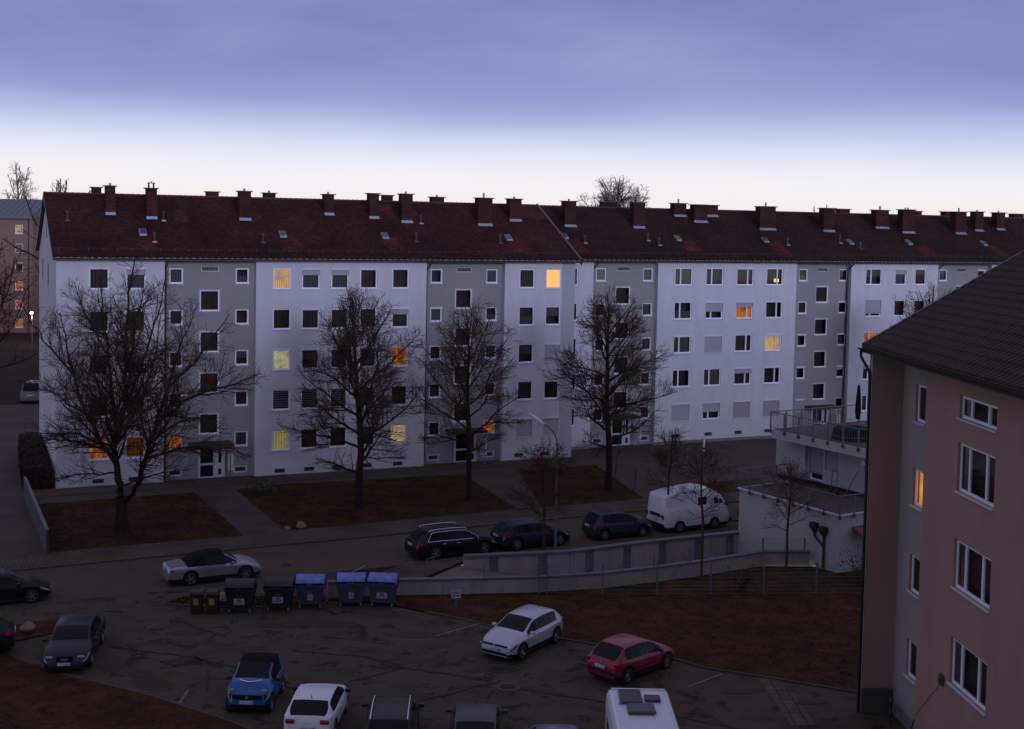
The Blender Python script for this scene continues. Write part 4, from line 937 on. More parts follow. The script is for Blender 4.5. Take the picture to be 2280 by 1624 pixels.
L_stair = curtainmat('lit_stairwell', (1.0, 0.36, 0.07), 6, 0.9, 0.55, blot=(1.0, 0.62, 0.25), bs=1.2)
LITM['hot2'] = 'L_stair'
for z, k in zip(B_rows, KB):
    window(PK, 1.15, z, 1.15, 0.92, 1.32, k); hb.append((1.15, z, 0.92, 1.32))
    window(PK, 2.42, z, 1.15, 0.92, 1.32, 'drawn'); hb.append((2.42, z, 0.92, 1.32))
bay_wall(PK, 0.0, 3.6, 0, PE + .1, 1.15, hb, [M_pgrey, M_pink, M_base], 0.24, zbase=0.5)
C_rows = [(11.72, 0.72), (9.40, 1.55), (6.32, 1.55), (3.22, 1.50), (0.6, 1.0)]; hc = []
for z, hh in C_rows:
    window(PK, 5.65, z, 0.80, 2.65, hh, 'dark', (0.27, 0.73)); hc.append((5.65, z, 2.65, hh))
    window(PK, 12.0, z, 0.80, 2.65, hh, 'dark', (0.27, 0.73)); hc.append((12.0, z, 2.65, hh))
bay_wall(PK, 2.95, 20, 0, PE + .1, 0.80, hc, [M_pink, M_pink, M_base], 0.24)
MB().poly([(2.95, 1.15, 0), (2.95, .8, 0), (2.95, .8, PE + .1), (2.95, 1.15, PE + .1)]).build('return_wall', M_pink, PK)
for z in (2.95, 0.9):
    b = MB().box((5.05, 0.70, z), (5.3, 0.799, z + .35)).box((5.1, 0.66, z + .06), (5.25, 0.70, z + .25)); b.build('junction_box', M_dgrey, PK)
MB().path([(5.1, .78, 3.0), (4.0, .78, 2.0), (3.05, .78, 1.1)], .006, 4).build('cable', M_black, PK)
# its roof: rolls and steps of interlocking tiles
RK = 0.59; ye = -0.26; ze = PE + 0.02; nx = 0.15
X0, X1 = -.50, 20.0; NR = 34; STEP = 0.36
V = []; Fc = []; Mi = []
xs = np.arange(X0, X1, 0.05); prof = np.array([0, .8, 1, 1, .8, 0])[np.arange(len(xs)) % 6] * 0.10
rr = random.Random(9)
for r_ in range(NR):
    y0 = ye + r_ * STEP; y1 = y0 + STEP + 0.02; k = len(V)
    for row, (yy, ofs) in enumerate(((y0, 0.045), (y1, 0.0))):
        zb_ = ze + RK * (yy - ye) + ofs
        for i, x in enumerate(xs): V.append((float(x), yy, zb_ + float(prof[i])))
    kk = len(V)
    for i, x in enumerate(xs): V.append((float(x), y0, ze + RK * (y0 - ye) + float(prof[i]) - 0.012))
    n = len(xs); tone = [rr.random() for _ in range(n)]
    for i in range(n - 1):
        mi = 1 if tone[i // 6] > 0.62 else 0
        Fc.append((k + i, k + i + 1, k + n + i + 1, k + n + i)); Mi.append(mi); Fc.append((kk + i, kk + i + 1, k + i + 1, k + i)); Mi.append(mi)
me = bpy.data.meshes.new('roof_tiles'); me.from_pydata(V, [], Fc)
me.materials.append(mat('pink_house_tile', (0.024, 0.0115, 0.009), 0.7, var=0.35, scale=1.5)); me.materials.append(mat('pink_house_tile_red', (0.034, 0.0125, 0.009), 0.7, var=0.35, scale=1.5))
me.polygons.foreach_set('material_index', Mi); me.update()
rfo = MB().poly([(X0, ye, ze - .03), (X1, ye, ze - .03), (X1, ye + NR * STEP, ze + RK * NR * STEP - .03), (X0, ye + NR * STEP, ze + RK * NR * STEP - .03)]).build('roof', M_gutter, PK)
o = link('roof_tiles', me, rfo); o['kind'] = 'stuff'
b = MB(); e = NR * STEP
b.poly([(X0 - .02, ye, ze - .16), (X0 - .02, ye + e, ze - .16 + RK * e), (X0 - .02, ye + e, ze + .12 + RK * e), (X0 - .02, ye, ze + .12)])
b.poly([(X0 - .02, ye, ze + .12), (X0 - .02, ye + e, ze + .12 + RK * e), (X0 + .14, ye + e, ze + .13 + RK * e), (X0 + .14, ye, ze + .13)])
b.build('verge', mat('verge_metal', (0.13, 0.10, 0.10), 0.6), rfo)
g = MB(); k = 8
for i in range(k):
    t0 = PI + PI * i / k; t1 = PI + PI * (i + 1) / k
    p = lambda t, x: (x, ye - 0.06 + 0.09 * math.cos(t), ze - 0.03 + 0.09 * math.sin(t))
    g.poly([p(t0, X0 - .1), p(t0, X1), p(t1, X1), p(t1, X0 - .1)])
g.box((X0, ye + 0.0, ze - .2), (X1, ye + .03, ze - .031)).box((X0, ye + .03, ze - .2), (X1, 1.3, ze - .17))
g.build('gutter', mat('gutter_black', (0.02, 0.018, 0.019), 0.45), PK)
MB().box((X0, ye + .0, ze + .03), (X1, ye + .13, ze + .05)).build('eaves_strip', mat('eaves_metal', (0.15, 0.12, 0.12), 0.5), rfo)
MB().path([(-.42, ye - .06, ze - .1), (-.42, ye - .06, ze - .35), (-.28, -.12, ze - .75), (-.12, -.07, ze - .95), (-.12, -.07, 0)], .052, 10).build('downpipe', mat('downpipe_black', (0.014, 0.012, 0.013), 0.5), PK)
MB().poly([(-.14, -.02, .95), (.0, -.02, .95), (.0, -.02, PE - .25), (-.14, -.02, PE - .25)]).build('corner_bead', M_pgrey, PK)
yv = 6.2; xv = 3.0
b = MB().tube((5.9, 3.55, ze + RK * 4.0 - .1), (5.9, 3.55, ze + RK * 4.0 + .62), .13, n=10).tube((5.9, 3.55, ze + RK * 4.0 + .60), (5.9, 3.55, ze + RK * 4.0 + .75), .19, n=10)
b.build('vent_pipe', mat('pipe_green_grey', (0.02, 0.025, 0.022), 0.6), rfo)
# open roof window
y_, x_ = 5.2, 4.0; z_ = ze + RK * (y_ - ye)
b = MB().box((x_ - .35, y_ - .05, z_ - .1), (x_ + .35, y_ + .0, z_ + .45))
o = b.build('roof_window', M_dgrey, rfo)
MB().poly([(x_ - .42, y_ - .75, z_ + .28), (x_ + .42, y_ - .75, z_ + .28), (x_ + .42, y_ + .25, z_ + .62), (x_ - .42, y_ + .25, z_ + .62)]).poly([(x_ - .42, y_ - .75, z_ + .22), (x_ + .42, y_ - .75, z_ + .22), (x_ + .42, y_ - .75, z_ + .28), (x_ - .42, y_ - .75, z_ + .28)]).build('sash', mat('sash_pale', (0.5, 0.52, 0.56), 0.25, metal=0.4), o)

# the photographer's building, unseen: stretched long for shade on low facades, whitened for bounce
OB = thing('photographer_shade_block', (0, -1.0, 0), 0, 'unseen block behind the camera, stretched wide to shade the lower facades', 'apartment block')
MB().box((-30, -12, 0), (120, 0, 20.5)).build('wall', M_reveal, OB)
MB().poly([(-30.5, 0.3, 20.5), (120.5, 0.3, 20.5), (120.5, -6, 24.5), (-30.5, -6, 24.5)]).poly([(-30.5, -6, 24.5), (120.5, -6, 24.5), (120.5, -12.3, 20.5), (-30.5, -12.3, 20.5)]).build('roof', M_tile3, OB)
# low wall and hedge at the far left
fe = thing('boundary_wall', (-23.7, 65.6, 0), 0, 'thin pale grey boundary wall running away at the left edge of the grass', 'wall')
MB().seg((0, 0), (-6.1, 13.1), 0.14, 0.0, 1.30).build('wall', mat('slate_panel', (.055, .056, .060), .8, var=.15), fe)
MB().seg((0, 0), (-6.1, 13.1), 0.17, 1.301, 1.34).build('coping', M_cope, fe)
# ================================================================== trees
def tubes_mesh(name, branches, m, nside):
    """branches: list of (points Nx3, radii N)"""
    V = []; Fc = []; base = 0
    ang = np.arange(nside) * 2 * np.pi / nside; ca = np.cos(ang)[None, :, None]; sa = np.sin(ang)[None, :, None]
    for P, r in branches:
        P = np.asarray(P); n = len(P); r = np.asarray(r)
        T = np.empty_like(P); T[:-1] = P[1:] - P[:-1]; T[-1] = T[-2]
        T /= np.linalg.norm(T, axis=1)[:, None] + 1e-9
        ref = np.where(np.abs(T[:, 2:3]) > 0.9, np.array([[1., 0, 0]]), np.array([[0, 0, 1.]]))
        A = np.cross(T, ref); A /= np.linalg.norm(A, axis=1)[:, None] + 1e-9; B = np.cross(T, A)
        V.append((P[:, None, :] + r[:, None, None] * (A[:, None, :] * ca + B[:, None, :] * sa)).reshape(-1, 3))
        i = np.arange(n - 1)[:, None] * nside; j = np.arange(nside)[None, :]; j2 = (j + 1) % nside
        Fc.append((np.stack([i + j, i + j2, i + nside + j2, i + nside + j], -1) + base).reshape(-1, 4)); base += n * nside
    V = np.concatenate(V); Fc = np.concatenate(Fc)
    me = bpy.data.meshes.new(name); me.vertices.add(len(V)); me.vertices.foreach_set('co', V.ravel())
    me.loops.add(Fc.size); me.loops.foreach_set('vertex_index', Fc.ravel().astype(np.int32))
    me.polygons.add(len(Fc)); me.polygons.foreach_set('loop_start', np.arange(0, Fc.size, 4, dtype=np.int32))
    me.materials.append(m); me.update(calc_edges=True); me.validate(); return me
def wander(rs, p, d, L, seg, r0_, r1_, curl, lift):
    n = max(2, int(L / seg)); P = [np.array(p)]; d = np.array(d) / np.linalg.norm(d)
    for i in range(n):
        d = d + rs.normal(0, curl, 3) + np.array([0, 0, lift]); d /= np.linalg.norm(d); P.append(P[-1] + d * (L / n))
    return np.array(P), np.linspace(r0_, r1_, n + 1)
def branch_dir(rs, d, ang):
    a = np.cross(d, rs.normal(0, 1, 3)); a /= np.linalg.norm(a) + 1e-9
    return d * math.cos(ang) + a * math.sin(ang)
def tree(name, loc, label, H, CR, trunk_r, clear, seed, limbs=None, nl=16, group='bare street trees', twig=0.011, dens=1.0, leaves=0, mtw=None, mbk=None, top_r=None, ctr=None, up=0.03, cat='tree', lv2=1.0):
    rs = np.random.RandomState(seed); mtw = mtw or M_twig; mbk = mbk or M_bark
    root = thing(name, (loc[0], loc[1], loc[2] if len(loc) > 2 else 0.06), 0, label, cat, group)
    zc = (H + clear) / 2 if ctr is None else ctr; a_up = H - zc; a_dn = zc - clear + 0.6
    def inside(p, s=1.0):
        dz = p[2] - zc; a = a_up if dz > 0 else a_dn
        return (p[0] ** 2 + p[1] ** 2) / (CR * s) ** 2 + (dz / (a * s)) ** 2 < 1
    def reach(p, d):                       # distance to the crown envelope
        L = 0.0
        while L < 12 and (inside(p + d * (L + 0.3)) or L < 0.25): L += 0.3
        return L
    L1 = []
    tp = [np.array([0, 0, -0.1]), np.array([0.02, 0, clear * .5]), np.array([0.0, 0.05, clear])]
    n = 9; d = np.array([0., 0, 1]); 
    tt = [np.array([0, 0, clear])]
    for i in range(n):
        d = d + rs.normal(0, .06, 3); d[2] = abs(d[2]) + .3; d /= np.linalg.norm(d); tt.append(tt[-1] + d * (H * 0.985 - clear) / n)
    leader = np.array(tp[:2] + tt); rl = np.concatenate([[trunk_r * 1.35, trunk_r * 1.0], trunk_r * 0.92 * (1 - np.linspace(0, 1, n + 1)) ** 0.9 + twig * 1.4])
    if limbs is not None: leader = leader[:3]; rl = np.array([trunk_r * 1.35, trunk_r, trunk_r * .95])
    lg = leader.copy()
    root_flare = np.array([[0, 0, -0.1], [0, 0, 0.02], [0, 0, .25]]); 
    me = tubes_mesh('trunk', [(leader, rl), (root_flare, np.array([trunk_r * 1.8, trunk_r * 1.55, trunk_r * 1.1]))], mbk, 10)
    me.polygons.foreach_set('use_smooth', [True] * len(me.polygons)); link('trunk', me, root)
    if limbs is None:
        ga = rs.uniform(0, 6.28)
        for i in range(nl):
            t = (i / nl) ** 0.85; z = clear + (H * 0.86 - clear) * t
            k = np.interp(z, leader[:, 2], np.arange(len(leader))); k0 = min(int(k), len(leader) - 2); p = leader[k0] * (1 - (k - k0)) + leader[k0 + 1] * (k - k0)
            ga += 2.4 + rs.uniform(-.4, .4); el_ = math.radians(12 + 56 * t + rs.uniform(-8, 8))
            d = np.array([math.cos(ga) * math.cos(el_), math.sin(ga) * math.cos(el_), math.sin(el_)])
            L = max(0.8, reach(p, d) * rs.uniform(.9, 1.0)); rr_ = trunk_r * (0.42 - 0.20 * t)
            L1.append(wander(rs, p, d, L, 0.45, rr_, twig * 1.5, 0.085, up))
    else:
        for pts, r_a, r_b in limbs:
            P = np.array(pts, float); m_ = len(P); tt_ = np.linspace(0, m_ - 1, (m_ - 1) * 4 + 1)
            Q = np.stack([np.interp(tt_, np.arange(m_), P[:, c]) for c in range(3)], 1)
            Q[1:-1] = (Q[:-2] + 2 * Q[1:-1] + Q[2:]) / 4; Q[1:-1] += rs.normal(0, .05, Q[1:-1].shape)
            L1.append((Q, np.linspace(r_a, r_b, len(Q))))
    L2 = []; L3 = []; L4 = []
    def spawn(par, out, every, start, ang, lf, lmax, rf, lift, curl, seg):
        for P, r in par:
            S_ = np.concatenate([[0], np.cumsum(np.linalg.norm(P[1:] - P[:-1], axis=1))]); L = S_[-1]
            s = L * start + rs.uniform(0, every)
            while s < L:
                k = min(np.searchsorted(S_, s) - 1, len(P) - 2); k = max(k, 0); f = (s - S_[k]) / (S_[k + 1] - S_[k] + 1e-9)
                p = P[k] * (1 - f) + P[k + 1] * f; d = P[k + 1] - P[k]; d = d / (np.linalg.norm(d) + 1e-9); rr_ = r[k] * (1 - f) + r[k + 1] * f
                dd = branch_dir(rs, d, math.radians(rs.uniform(*ang)))
                if dd[2] < -0.25: dd[2] *= 0.3
                ll = min(lmax, max(0.25, (L - s) * lf + 0.35)) * rs.uniform(.6, 1.15); ll = min(ll, reach(p, dd) + 0.25)
                out.append(wander(rs, p, dd, ll, seg, max(rr_ * rf, twig), twig * .75, curl, lift))
                s += every * rs.uniform(.6, 1.4)
            # a continuation at the tip
    spawn(L1, L2, 0.34 / dens / lv2, 0.12, (32, 62), 0.62, CR * 0.62, 0.55, 0.035, 0.10, 0.35)
    spawn(L2, L3, 0.22 / dens, 0.08, (28, 60), 0.55, 1.3, 0.6, 0.03, 0.12, 0.28)
    spawn([(lg[2:], rl[2:])] if limbs is None else [], L2, 0.3, 0.3, (30, 60), 0.3, 1.6, 0.3, 0.05, 0.1, 0.3)
    spawn(L3, L4, 0.19 / dens, 0.12, (25, 55), 0.6, 0.75, 0.9, 0.02, 0.12, 0.2)
    for P, r in L1:
        me = tubes_mesh('limb', [(P, r)], mbk, 7); link('limb', me, root)
    o = link('branches', tubes_mesh('branches', L2, mbk, 4), root); o['kind'] = 'stuff'
    o = link('twigs', tubes_mesh('twigs', L3 + L4, mtw, 3), root); o['kind'] = 'stuff'
    if leaves:
        V = []; Fc = []
        for P, r in (L3 + L4)[:]:
            if rs.rand() > leaves: continue
            for q in range(2):
                c = P[rs.randint(len(P))] + rs.normal(0, .03, 3); a = rs.normal(0, 1, 3); a /= np.linalg.norm(a); b_ = np.cross(a, rs.normal(0, 1, 3)); b_ /= np.linalg.norm(b_); s = .05
                k = len(V); V += [tuple(c - a * s), tuple(c + b_ * s * .5), tuple(c + a * s), tuple(c - b_ * s * .5)]; Fc.append((k, k + 1, k + 2, k + 3))
        me = bpy.data.meshes.new('leaves'); me.from_pydata(V, [], Fc); me.materials.append(M_leafred); o = link('leaves', me, root); o['kind'] = 'stuff'
    return root
# the big forked linden: limbs laid out from the fork, each with its own depth
def P2(x, z, y): return (x, y, z)
big = [  # (x to the right, height, y away)
    ([(0, 0, 2.05), (-.15, .1, 3.2), (-.40, .3, 4.4), (.02, .4, 6.6), (.05, .5, 9.2), (.15, .6, 11.6), (.5, .7, 14.2)], .30, .03),
    ([(.15, -.05, 1.75), (.9, -.2, 2.6), (1.35, -.3, 4.0), (1.9, -.4, 5.8), (2.5, -.3, 7.6), (3.0, -.2, 9.6), (3.9, .1, 11.8)], .26, .02),
    ([(-.25, .1, 3.6), (-.95, -.5, 5.0), (-1.7, -.9, 6.9), (-2.3, -1.1, 9.0), (-2.7, -1.2, 11.3)], .20, .02),
    ([(-.40, .3, 4.4), (-.65, .9, 6.4), (-1.15, 1.4, 9.0), (-1.5, 1.6, 11.2), (-1.6, 1.7, 13.0)], .19, .02),
    ([(-.3, .1, 3.8), (-1.3, .3, 4.5), (-3.0, .8, 4.7), (-4.9, 1.2, 4.5)], .13, .02), ([(-.35, .2, 4.3), (-1.9, -.8, 5.3), (-4.4, -1.4, 5.4)], .12, .02),
    ([(-1.3, -.7, 6.0), (-2.6, -1.4, 7.2), (-4.6, -2.0, 8.0)], .10, .02), ([(-2.1, -1.0, 8.2), (-3.4, -1.6, 10.0), (-4.3, -1.9, 11.6)], .08, .02),
    ([(1.9, -.4, 5.8), (3.8, -.9, 7.3), (6.0, -1.0, 7.9), (7.3, -1.1, 8.5)], .13, .02), ([(2.5, -.3, 7.6), (4.0, .8, 9.3), (5.2, 1.2, 11.2)], .10, .02),
    ([(1.35, -.3, 4.0), (3.2, .6, 4.5), (5.2, 1.4, 4.3), (6.3, 1.6, 3.9)], .11, .02), ([(1.6, -.3, 4.8), (3.2, -1.6, 6.0), (5.0, -2.6, 6.6)], .10, .02),
    ([(0, .35, 6.0), (.8, .6, 8.3), (1.5, .7, 10.6), (2.0, .8, 13.0)], .13, .02), ([(-.4, .3, 4.5), (.5, 1.9, 6.6), (.9, 3.2, 9.0), (1.0, 3.8, 11.0)], .13, .02),
    ([(-.3, .2, 4.2), (-.2, -1.7, 5.9), (-.2, -3.2, 8.0), (-.1, -3.9, 10.2)], .13, .02), ([(.1, .5, 8.0), (-.5, -.9, 10.0), (-.7, -1.6, 12.3)], .09, .02),
    ([(1.35, -.3, 4.0), (2.2, -2.2, 5.0), (3.0, -3.6, 6.2)], .09, .02), ([(-.2, .2, 3.5), (-1.5, 2.2, 4.8), (-2.6, 3.6, 6.4)], .10, .02), ([(-1.15, 1.4, 9.0), (-2.6, 2.2, 11.0), (-3.2, 2.4, 12.6)], .07, .02),
    ([(.2, 0, 2.6), (1.6, 1.5, 3.0), (3.0, 2.6, 3.0)], .07, .02), ([(-.25, .1, 3.2), (-1.4, -1.6, 3.4), (-2.6, -3.0, 3.4)], .07, .02)]
big = [(([(p[0], p[1], p[2]) for p in pts]), a, b) for pts, a, b in big]
big = [([(x * 1.08, y * 1.05, 1.8 + (z - 1.8) * 1.10 if z > 1.8 else z) for x, y, z in p], a * .72, b) for p, a, b in big]
tree('linden_tree', (-21.3, 70.2), 'largest bare tree, forked low over the leftmost lawn', 16.2, 7.9, .33, 2.0, 3, limbs=big, dens=0.92, ctr=7.8, twig=0.0105)
tree('linden_tree', (-9.0, 77.0), 'bare broad tree on the middle lawn in front of the five column white bay', 13.6, 5.0, .23, 2.3, 11, nl=26, ctr=6.0, dens=1.08)
tree('linden_tree', (-2.5, 80.25), 'slim bare tree at the right end of the middle lawn beside the entrance path', 12.7, 4.6, .17, 3.0, 21, nl=22, ctr=5.8, dens=0.98)
tree('linden_tree', (6.6, 84.1), 'bare tree on the triangular lawn in front of the roof step of the blocks', 13.3, 4.7, .21, 2.9, 35, nl=25, ctr=6.0, dens=1.08)
yg = 'young trees along the garden walls'
tree('young_tree', (1.95, 68.1, .07), 'young tree with dry reddish leaves beside the tall street lamp', 5.8, 1.8, .07, 1.9, 41, nl=16, group=yg, dens=1.4, leaves=.5, mtw=M_twig2, mbk=M_twig2, twig=.008)
tree('young_tree', (9.15, 72.98, .07), 'young bare tree between the small dark hatchback and the white camper van', 5.9, 1.5, .06, 2.0, 52, nl=15, group=yg, dens=1.4, mtw=M_twig2, mbk=M_twig2, twig=.008, up=.06)
tree('young_tree', (9.68, 63.2, .05), 'young bare tree rooted below the garden wall in front of the white camper van', 6.7, 1.35, .06, 3.1, 63, nl=14, group=yg, dens=1.3, mtw=M_twig2, mbk=M_twig2, twig=.008, up=.06)
tree('young_tree', (14.28, 65.0, .05), 'young bare tree in front of the white terraced house wall', 5.6, 1.5, .06, 2.1, 74, nl=15, group=yg, dens=1.2, mtw=M_twig2, mbk=M_twig2, twig=.008, up=.05)
bg = 'far bare trees behind the buildings'
tree('far_tree', (-45, 112), 'dark bare tree in front of the far pinkish house at the left edge', 15, 6, .22, 3, 85, nl=18, group=bg, twig=.02, dens=.55, mtw=M_twig)
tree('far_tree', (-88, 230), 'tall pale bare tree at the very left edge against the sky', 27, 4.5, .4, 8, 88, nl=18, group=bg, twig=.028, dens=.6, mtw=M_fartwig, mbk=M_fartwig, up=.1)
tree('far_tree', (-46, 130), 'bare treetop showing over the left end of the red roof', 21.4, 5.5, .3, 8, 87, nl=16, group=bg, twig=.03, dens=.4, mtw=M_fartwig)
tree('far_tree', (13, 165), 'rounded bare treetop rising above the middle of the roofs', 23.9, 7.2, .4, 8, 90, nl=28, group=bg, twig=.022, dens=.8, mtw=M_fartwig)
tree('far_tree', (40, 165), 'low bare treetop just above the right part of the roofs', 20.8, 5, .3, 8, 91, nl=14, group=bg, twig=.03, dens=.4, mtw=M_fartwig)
tree('far_tree', (33.0, 100.5), 'bare tree behind the salmon house in front of the right white bay', 13.4, 5.0, .2, 4, 95, nl=20, group='bare street trees', dens=.75, mtw=M_twig, ctr=9)
# a clipped hedge mass by the gable and small shrubs
def shrub(loc, r, h, seed, label, m, n=420, name='shrub', cat='shrub', group='small shrubs'):
    t = thing(name, loc, 0, label, cat, group); rs = np.random.RandomState(seed); V = []; Fc = []; br_ = []
    for i in range(9):
        a = rs.uniform(0, 6.28); d = np.array([math.cos(a) * .5, math.sin(a) * .5, 1.0]); br_.append(wander(rs, (0, 0, 0), d, h * rs.uniform(.7, 1), .2, .02, .006, .12, .02))
    link('stems', tubes_mesh('stems', br_, M_twig2, 4), t)
    for i in range(n):
        P = br_[rs.randint(9)][0]; c = P[rs.randint(1, len(P))] + rs.normal(0, r * .33, 3); c[2] = max(.05, c[2]); s = .06; a = rs.normal(0, 1, 3); a /= np.linalg.norm(a); b_ = np.cross(a, rs.normal(0, 1, 3)); b_ /= np.linalg.norm(b_)
        k = len(V); V += [tuple(c - a * s), tuple(c + b_ * s * .5), tuple(c + a * s), tuple(c - b_ * s * .5)]; Fc.append((k, k + 1, k + 2, k + 3))
    me = bpy.data.meshes.new('leaves'); me.from_pydata(V, [], Fc); me.materials.append(m); o = link('leaves', me, t); o['kind'] = 'stuff'
shrub((11.34, 61.4, .05), .35, 1.3, 1, 'small reddish shrub behind the wire fence on the lawn', M_leafred)
shrub((17.6, 63.2, .05), .5, 1.9, 2, 'reddish shrub at the corner between white house and salmon house', M_leafred)
def hedge(loc, rz, L, W, h, label):
    t = thing('hedge', loc, rz, label, 'hedge'); rs = np.random.RandomState(8)
    MB().box((0.1, 0.1, 0), (L - .1, W - .1, h - .12)).build('branch_mass', M_hedge, t)
    V = []; Fc = []
    for i in range(9000):
        x, y = rs.uniform(0, L), rs.uniform(0, W); z = h + rs.normal(0, .06)
        q = rs.rand()
        if q < .35: y = rs.normal(0, .06); z = rs.uniform(0, h)
        elif q < .5: x = rs.normal(0, .06); z = rs.uniform(0, h)
        elif q < .75: y = W + rs.normal(0, .06); z = rs.uniform(0, h)
        c = np.array([x, y, z]); s = .07; a = rs.normal(0, 1, 3); a /= np.linalg.norm(a); b_ = np.cross(a, rs.normal(0, 1, 3)); b_ /= np.linalg.norm(b_)
        k = len(V); V += [tuple(c - a * s), tuple(c + b_ * s * .6), tuple(c + a * s), tuple(c - b_ * s * .6)]; Fc.append((k, k + 1, k + 2, k + 3))
    me = bpy.data.meshes.new('leaves'); me.from_pydata(V, [], Fc); me.materials.append(M_hedge); o = link('leaves', me, t); o['kind'] = 'stuff'
hedge((-29.2, 81.4, 0), math.atan2(11.6, -4.7), 13, 1.6, 1.5, 'dark clipped hedge running along the gable foot at the left')

# ================================================================== street furniture
sl = thing('street_lamp', (2.59, 68.44, .07), 0, 'tall curved grey street lamp, unlit, standing on the near pavement', 'street lamp', 'street lamps')
b = MB(); b.tube((0, 0, 0), (0, 0, 1.2), .085, .08, 12); b.tube((0, 0, 1.2), (0, 0, 5.6), .06, .05, 12); b.build('pole', M_metal, sl)
pts = [(0, 0, 5.6)] + [(-1.15 * (1 - math.cos(t)), .0, 5.6 + 1.25 * math.sin(t)) for t in np.linspace(.15, 1.25, 9)]
MB().path(pts, .045, 8).build('arm', M_metal, sl)
e = Vector(pts[-1]); d = Vector((-.75, 0, .55)).normalized()
b = MB(); b.tube(e - d * .05, e + d * .25, .07, .12, 8).tube(e + d * .25, e + d * .95, .12, .06, 8); b.build('lamp_head', M_sill, sl)
sg = thing('sign', (-2.27, 57.72, .05), R(10), 'small white notice on a short post in the lawn left of the silver hatchback', 'sign')
MB().tube((0, 0, 0), (0, 0, .55), .02, n=6).build('post', M_metal, sg)
p_ = MB().box((-.22, -.03, .45), (.22, -.02, .82)).build('sign_plate', M_paper, sg); 
MB().box((-.17, -.036, .72), (.12, -.031, .755)).box((-.17, -.036, .655), (.16, -.031, .685)).box((-.17, -.036, .53), (-.02, -.031, .59)).box((.03, -.036, .53), (.17, -.031, .59)).build('print', M_mark, p_)
bo = thing('bollard', (15.16, 99.45, .055), 0, 'white bollard with a red band on the dark drive', 'bollard')
MB().tube((0, 0, 0), (0, 0, .22), .08, n=10).tube((0, 0, .34), (0, 0, .95), .08, n=10).build('post', M_frame, bo); MB().tube((0, 0, .22), (0, 0, .34), .082, n=10).build('red_band', M_red, bo)
po = thing('pole', (8.43, 84.83, .06), 0, 'thin dark post at the edge of the drive by the triangular lawn', 'post')
MB().tube((0, 0, 0), (0, 0, 1.25), .035, n=8).lathe([(0, 1.29), (.045, 1.27), (.045, 1.25)], 8).build('post', M_black, po)
po = thing('leaning_sign_post', (7.35, 88.17, .06), 0, 'slightly leaning thin post with a small red reflector behind the tree', 'post')
MB().tube((0, 0, 0), (.25, 0, 2.9), .03, n=6).build('post', M_black, po); MB().box((.18, -.06, 1.75), (.34, -.03, 2.0)).build('reflector', M_red, po)
def boulder(loc, s, seed, label):
    bm = bmesh.new(); bmesh.ops.create_icosphere(bm, subdivisions=3, radius=1); rs = np.random.RandomState(seed); ph = rs.uniform(0, 6, 6)
    for v in bm.verts:
        c = v.co; k = 1 + .12 * math.sin(3 * c.x + ph[0]) + .10 * math.sin(4 * c.y + ph[1]) + .10 * math.sin(5 * c.z + ph[2]) + .04 * math.sin(11 * c.x + ph[3]) * math.sin(9 * c.z + ph[4])
        v.co = Vector((c.x * s * k, c.y * s * .8 * k, max(-.1, c.z * s * .72 * k + s * .5)))
    me = bpy.data.meshes.new('boulder'); bm.to_mesh(me); bm.free(); me.materials.append(M_rock); tag(link('boulder', me, None, loc), label, 'boulder', 'natural boulders')
boulder((-12.33, 71.5, .08), .20, 1, 'smaller pinkish boulder of the pair at the corner of the middle lawn'); boulder((-11.66, 72.05, .08), .29, 2, 'larger pinkish boulder of the pair at the corner of the middle lawn')
boulder((-12.77, 57.75, .05), .42, 3, 'pinkish boulder half hidden behind the small brown bins'); boulder((12.59, 85.08, .06), .36, 4, 'brown boulder beyond the white camper van'); boulder((-20.04, 53.2, .05), .33, 5, 'brown boulder in the dark grass near the left edge')

# ------------------------------------------------------------------ bicycles
def bicycle(loc, rz, label, col, tilt=0.0):
    t = thing('bicycle', loc, rz, label, 'bicycle', 'parked bicycles'); t.rotation_euler = (tilt, 0, rz)
    fm = mat('bike_paint_' + str(int(col[0] * 100)), col, 0.4)
    for x in (0, 1.05):
        wl = MB().lathe([(.325, -.018), (.35, 0), (.325, .018), (.305, 0)], 28, 'y', (x, 0, .35), closed=True)
        o = wl.build('wheel', M_rubber, t)
        sp_ = MB()
        for i in range(12):
            a = i * PI / 6; sp_.tube((x, 0, .35), (x + .31 * math.cos(a), 0, .35 + .31 * math.sin(a)), .003, n=3)
        sp_.build('spokes', M_metal, o)
    f = MB(); bb_, st, hd_ = (.43, 0, .30), (.30, 0, .82), (.88, 0, .80)
    for a, c in ((bb_, st), (bb_, (.91, 0, .66)), (st, hd_), ((0, 0, .35), bb_), ((0, 0, .35), st), (hd_, (1.05, 0, .35)), (hd_, (.86, 0, 1.0)), (st, (.27, 0, .95))): f.tube(a, c, .02, n=6)
    f.build('frame', fm, t)
    MB().path([(.80, -.28, 1.04), (.86, -.1, 1.0), (.86, .1, 1.0), (.80, .28, 1.04)], .016).build('handlebar', M_metal, t)
    MB().box((.14, -.07, .95), (.40, .07, 1.0)).build('saddle', M_black, t, bevel=.02)
    MB().box((-.12, -.06, .70), (.28, .06, .73)).build('rack', M_black, t)
bicycle((-16.35, 81.3, .09), R(28), 'dark bicycle parked at the path corner of the middle lawn', (.02, .02, .025))
bicycle((-15.75, 80.9, .09), R(-15), 'second bicycle leaning behind the dark one at the path corner', (.08, .09, .11), .3)
bicycle((13.75, 45.0, .01), R(75), 'bicycle with upright handlebar at the foot of the salmon house', (.10, .10, .12))
bicycle((14.3, 44.2, .01), R(60), 'bicycle standing nearest the lilac wall of the salmon house', (.03, .03, .035), .15)

